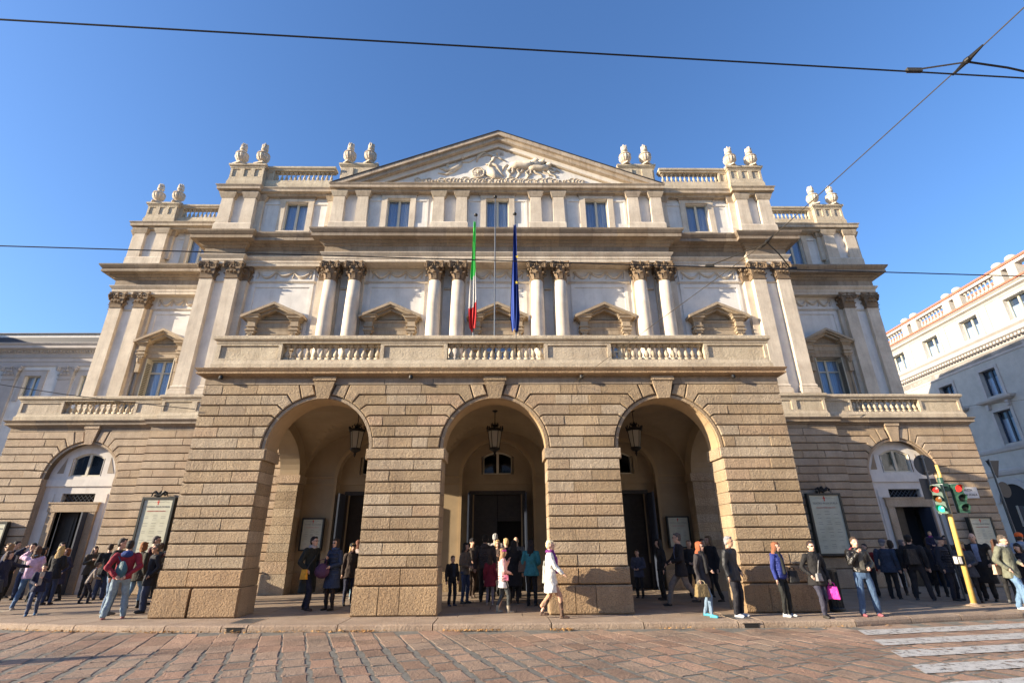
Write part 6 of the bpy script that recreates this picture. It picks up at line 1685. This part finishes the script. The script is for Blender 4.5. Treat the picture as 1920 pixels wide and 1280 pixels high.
# ---- middle arch
person(-1.22, 16.1, 1.32, 30, 'boy in black jacket at the left of the middle arch', (.012,.012,.014), .05, (.012,.013,.02), (.01,.03,.08), (.22,.13,.07), 'short', ('down', 'down'), 'stand', inner=(.02,.03,.05))
person(-.90, 16.74, 1.67, 50, 'dark haired woman in taupe jacket and jeans in the middle arch', (.15,.12,.095), .05, DJEAN, BLK, DHAIR, 'mid', ('front', 'front'), 'stand', True)
person(-.80, 18.5, 1.80, 20, 'person in black beanie behind the taupe jacket', (.10,.08,.07), .1, BRN, BRN, BRN, 'short', ('front', 'down'), 'step', hat=('beanie', (.012,.012,.016)))
person(-.30, 17.0, 1.90, 175, 'man in grey brown quilted jacket seen from behind in the middle arch', (.055,.045,.045), .02, BLK, BLK, DHAIR, 'short', ('down', 'down'), 'stand', puffer=True, wide=1.1, hood=(.055,.045,.045))
a = person(.25, 14.49, 1.54, 100, 'girl in pink quilted jacket and bright headband walking, white skirt', (.80,.46,.44), .04, (.05,.055,.055), (.32,.27,.20), (.38,.22,.11), 'long', ('front', 'face'), 'step', True, hat=('band', (.70,.08,.45)), puffer=True, skirt=((.75,.72,.72), .66), boots='ankle')
bag('handbag', 'small pink shoulder bag on the girl in the pink jacket', a['world']((.17, .08, 1.02)), (.15, .07, .15), (.50,.12,.20), 'handbag', [a['sh'][1]+Vector((0,0,.04)), a['world']((.18, .05, .98))], handle=False)
person(-.12, 16.2, 1.33, 170, 'child in dark red coat behind the girl in pink', (.20,.012,.03), .22, (.25,.22,.25), (.4,.35,.3), BRN, 'mid', ('down', 'down'), 'stand', True)
person(.36, 18.4, 1.80, -150, 'blond person with navy collar near the middle door', NAVY, .1, BLK, BLK, (.62,.45,.22), 'short', ('down', 'down'), 'stand')
person(-.02, 18.9, 1.96, 170, 'tall grey haired man near the middle door', (.35,.33,.33), .1, BLK, BLK, (.42,.42,.42), 'short', ('down', 'down'), 'stand')
person(.70, 18.1, 1.84, -160, 'bald man near the middle door', (.12,.13,.14), .05, BLK, BLK, (.3,.22,.15), 'bald', ('down', 'front'), 'stand')
person(.58, 16.5, 1.74, 175, 'person in long black coat seen from behind in the middle arch', (.012,.012,.015), .4, BLK, BLK, BLK, 'mid', ('down', 'down'), 'stand', True, wide=1.1)
a = person(1.08, 15.92, 1.74, 165, 'woman with long dark hair in teal jacket seen from behind', (.035,.21,.25), .08, BLK, BLK, (.018,.01,.012), 'long', ('front', 'bag'), 'stand', True, wide=1.08)
bag('handbag', 'brown patterned shoulder bag on the woman in the teal jacket', a['world']((-.24, -.02, 1.20)), (.30, .12, .32), (.12,.08,.06), 'handbag', [a['sh'][1]+Vector((0,0,.05)), a['world']((-.26, -.02, 1.15))])
person(.08, 17.9, 1.75, 0, 'blond woman with glasses facing out in the middle arch', (.09,.06,.05), .1, BLK, BLK, (.50,.33,.15), 'bob', ('front', 'phone'), 'stand', True, glasses=True)
a = person(1.43, 13.44, 1.72, 92, 'blond woman in white coat and brown boots walking past the portico', (.80,.78,.72), .30, (.50,.28,.18), (.10,.055,.035), (.78,.66,.42), 'short', ('swing', 'down'), 'walk', True, boots='tall', scarf=((.22,.03,.22), 1))
bag('handbag', 'pale grey handbag on the arm of the woman in the white coat', a['world']((-.20, -.14, 1.18)), (.26, .12, .42), (.42,.43,.40), 'handbag', [a['sh'][1]+Vector((0,0,.05)), a['world']((-.21, -.1, 1.12))], deg=92)
# ---- right arch
person(4.66, 17.78, 1.42, -20, 'boy in grey blue jacket inside the right arch', (.05,.06,.10), .12, BLK, BLK, BRN, 'short', ('front', 'front'), 'stand')
person(5.22, 17.1, 1.74, -70, 'woman with long black hair in black jacket inside the right arch', (.014,.014,.018), .04, BLK, BLK, DHAIR, 'long', ('down', 'down'), 'stand', True, wide=1.05)
person(5.3, 15.47, 1.89, -80, 'man in dark coat and khaki trousers walking left in the right arch', (.013,.012,.016), .16, (.20,.17,.145), (.02,.015,.012), (.10,.09,.09), 'short', ('swing', 'front'), 'stride', glasses=True, inner=(.12,.16,.32))
person(6.35, 17.63, 1.70, 5, 'older short haired woman at the back of the right arch', (.02,.02,.025), .15, BLK, BLK, (.30,.22,.16), 'short', ('front', 'front'), 'stand', True)
person(6.9, 17.9, 1.74, 20, 'dark haired person deep in the right arch', (.02,.015,.02), .1, BLK, BLK, BRN, 'short', ('down', 'down'), 'stand')
person(6.62, 16.55, 1.82, -50, 'woman with long fair hair in dark clothes behind the couple', (.015,.015,.02), .1, BLK, BLK, (.16,.11,.06), 'long', ('down', 'down'), 'step', True)
a = person(5.17, 13.46, 1.66, 60, 'red haired woman with sunglasses, black coat and turquoise shoes', (.035,.03,.032), .22, (.17,.25,.35), (.05,.34,.46), (.36,.09,.03), 'mid', ('bag', 'front'), 'step', True, glasses='sun', scarf=((.012,.012,.014), 1), wide=1.05)
bag('handbag', 'brown striped handbag held by the red haired woman', a['wr'][0]+Vector((.0, -.02, -.02)), (.34, .18, .30), (.22,.16,.07), 'handbag', deg=10, col2=(.45,.38,.25))
person(5.9, 13.41, 1.78, 65, 'grey haired man in black waxed jacket with white trainers', (.014,.015,.018), .10, (.012,.012,.018), (.6,.6,.62), (.28,.28,.29), 'short', ('down', 'pocket'), 'stand', wide=1.12, topr=.5, skin=SK2)
# ---- right of the portico
a = person(7.02, 13.33, 1.64, 60, 'woman in blue quilted jacket, black trousers and grey trainers', (.02,.035,.20), .0, (.012,.013,.012), (.42,.43,.44), (.24,.09,.04), 'mid', ('down', 'pocket'), 'stand', True, puffer=True, scarf=((.012,.014,.012), 1), hood=(.02,.03,.16))
bag('handbag', 'small black tote held by the woman in the blue quilted jacket', a['world']((-.22, .22, 1.08)), (.24, .12, .28), (.012,.012,.013), 'handbag')
a = person(7.78, 13.1, 1.65, 32, 'woman with short dark hair, sunglasses and black furry coat', (.013,.012,.013), .14, (.04,.04,.065), (.04,.035,.03), (.03,.015,.012), 'short', ('pocket', 'bag'), 'cross', True, glasses='sun', collar=True, wide=1.08)
bag('handbag', 'silver grey crossbody bag on the woman in the black furry coat', a['world']((.06, .19, 1.02)), (.22, .08, .18), (.25,.24,.23), 'handbag', [a['sh'][1]+Vector((0,0,.05)), a['world']((.0, .17, 1.2)), a['world']((.08, .19, .98))], handle=False, deg=30)
bag('shopping_bag', 'magenta and white paper shopping bag held by the woman in black', a['wr'][1]+Vector((.02, 0, -.07)), (.26, .15, .30), (.72,.03,.32), 'shopping bag', deg=-35)
a = person(9.0, 13.28, 1.74, 25, 'man in black leather jacket and jeans with his hand at his face', (.014,.013,.012), -.08, (.06,.11,.20), (.30,.10,.12), (.07,.045,.03), 'short', ('face', 'front'), 'wide', topr=.28, hood=(.18,.02,.04), inner=(.10,.095,.08))
person(12.0, 17.4, 1.55, -30, 'person in red jacket behind the man in the leather jacket', (.22,.015,.02), .05, BLK, BLK, BRN, 'short', ('down', 'down'), 'stand')
person(12.2, 16.82, 1.68, 160, 'person with grey knitted hat and slate blue coat seen from behind', (.035,.05,.085), .10, BLK, BLK, GREY, 'short', ('down', 'down'), 'stand', hat=('beanie', (.16,.16,.19)), wide=1.12)
person(13.2, 17.86, 1.66, 170, 'person with curly brown hair in dark coat, right crowd', BLK, .12, BLK, BLK, (.06,.035,.02), 'bob', ('down', 'down'), 'stand', True)
person(13.9, 18.3, 1.66, 90, 'grey haired person between the two backpacks, right crowd', (.03,.015,.02), .1, BLK, BLK, (.16,.13,.12), 'bob', ('down', 'down'), 'stand', True)
a = person(12.7, 16.33, 1.80, 168, 'man in black cap and jacket carrying a backpack, seen from behind', (.012,.012,.016), .0, (.018,.017,.022), (.06,.06,.07), DHAIR, 'short', ('down', 'down'), 'wide', hat=('beanie', (.012,.012,.013)), collar=True, wide=1.12)
bag('backpack', 'black backpack with pale grey top panel in the right crowd', a['world']((0, -.20, 1.40)), (.34, .20, .46), (.012,.012,.015), 'backpack', handle=False)
q_ = thing('backpack_panel', 'pale grey top flap of the black backpack', 'backpack', tuple(a['world']((0, -.28, 1.28)))) if False else None
person(14.05, 17.28, 1.73, -170, 'woman with long brown hair in dark clothes, right crowd', (.02,.018,.022), .1, BLK, BLK, (.05,.03,.02), 'long', ('down', 'down'), 'stand', True)
person(13.57, 16.25, 1.74, 70, 'man in navy cap and dark padded jacket, right crowd', (.012,.016,.03), .12, (.015,.017,.03), BLK, GREY, 'short', ('down', 'down'), 'stand', hat=('cap', (.012,.018,.04)), wide=1.2, puffer=True)
c_ = person(13.75, 16.75, 1.0, 10, 'small child with purple fur collar riding on shoulders, right crowd', (.02,.02,.05), .0, (.02,.02,.04), BLK, (.45,.32,.16), 'short', ('front', 'front'), 'stand', True, scarf=((.22,.02,.20),))
bpy.data.objects[[o.name for o in COL.objects if o.get('label', '').startswith('small child with purple')][0]].location.z = .90
person(13.75, 15.75, 1.63, 5, 'woman with blond hair and beret in grey quilted coat, right crowd', (.05,.055,.07), .16, BLK, BRN, (.45,.33,.18), 'bob', ('front', 'front'), 'stand', True, hat=('beret', (.22,.17,.10)), scarf=((.12,.01,.015),), wide=1.12)
person(15.4, 18.2, 1.79, 15, 'dark haired man behind the woman with the beret', BLK, .1, BLK, BLK, DHAIR, 'short', ('down', 'down'), 'stand')
person(14.5, 16.1, 1.84, -8, 'bald man in long black coat behind the traffic light pole', (.010,.009,.010), .42, BLK, BLK, (.25,.17,.11), 'bald', ('pocket', 'pocket'), 'stand', inner=(.25,.28,.4), wide=1.15)
a = person(13.42, 14.05, 1.78, 62, 'man in grey green parka and jeans looking down beside the yellow pole', (.17,.175,.125), .14, (.14,.24,.38), (.72,.72,.72), (.09,.07,.055), 'short', ('pocket', 'front'), 'step', tilt=22, scarf=((.25,.25,.3),), collar=True)
bag('shoulder_bag', 'beige and red messenger bag behind the man in the parka', a['world']((.10, -.22, 1.05)), (.30, .10, .26), (.52,.36,.26), 'bag', [a['sh'][0]+Vector((0,0,.05)), a['world']((.12, -.2, 1.0))], deg=20, handle=False, col2=(.4,.1,.06))
person(14.55, 15.47, 1.66, 150, 'woman with long brown hair right of the man in the parka', (.02,.02,.025), .1, BLK, (.1,.1,.1), (.08,.035,.02), 'long', ('down', 'front'), 'stand', True)
person(14.0, 14.22, 1.57, -20, 'woman with black hair and dark quilted jacket at the right edge', (.013,.015,.025), .05, DJEAN, BLK, DHAIR, 'long', ('down', 'phone'), 'stand', True, puffer=True, tilt=20)
person(16.3, 16.46, 1.84, 170, 'person with orange cap and pale blue hooded top at the right edge', (.24,.30,.40), .03, BLK, BLK, BRN, 'short', ('down', 'down'), 'stand', hat=('beanie', (.75,.13,.02)), hood=(.24,.30,.40))
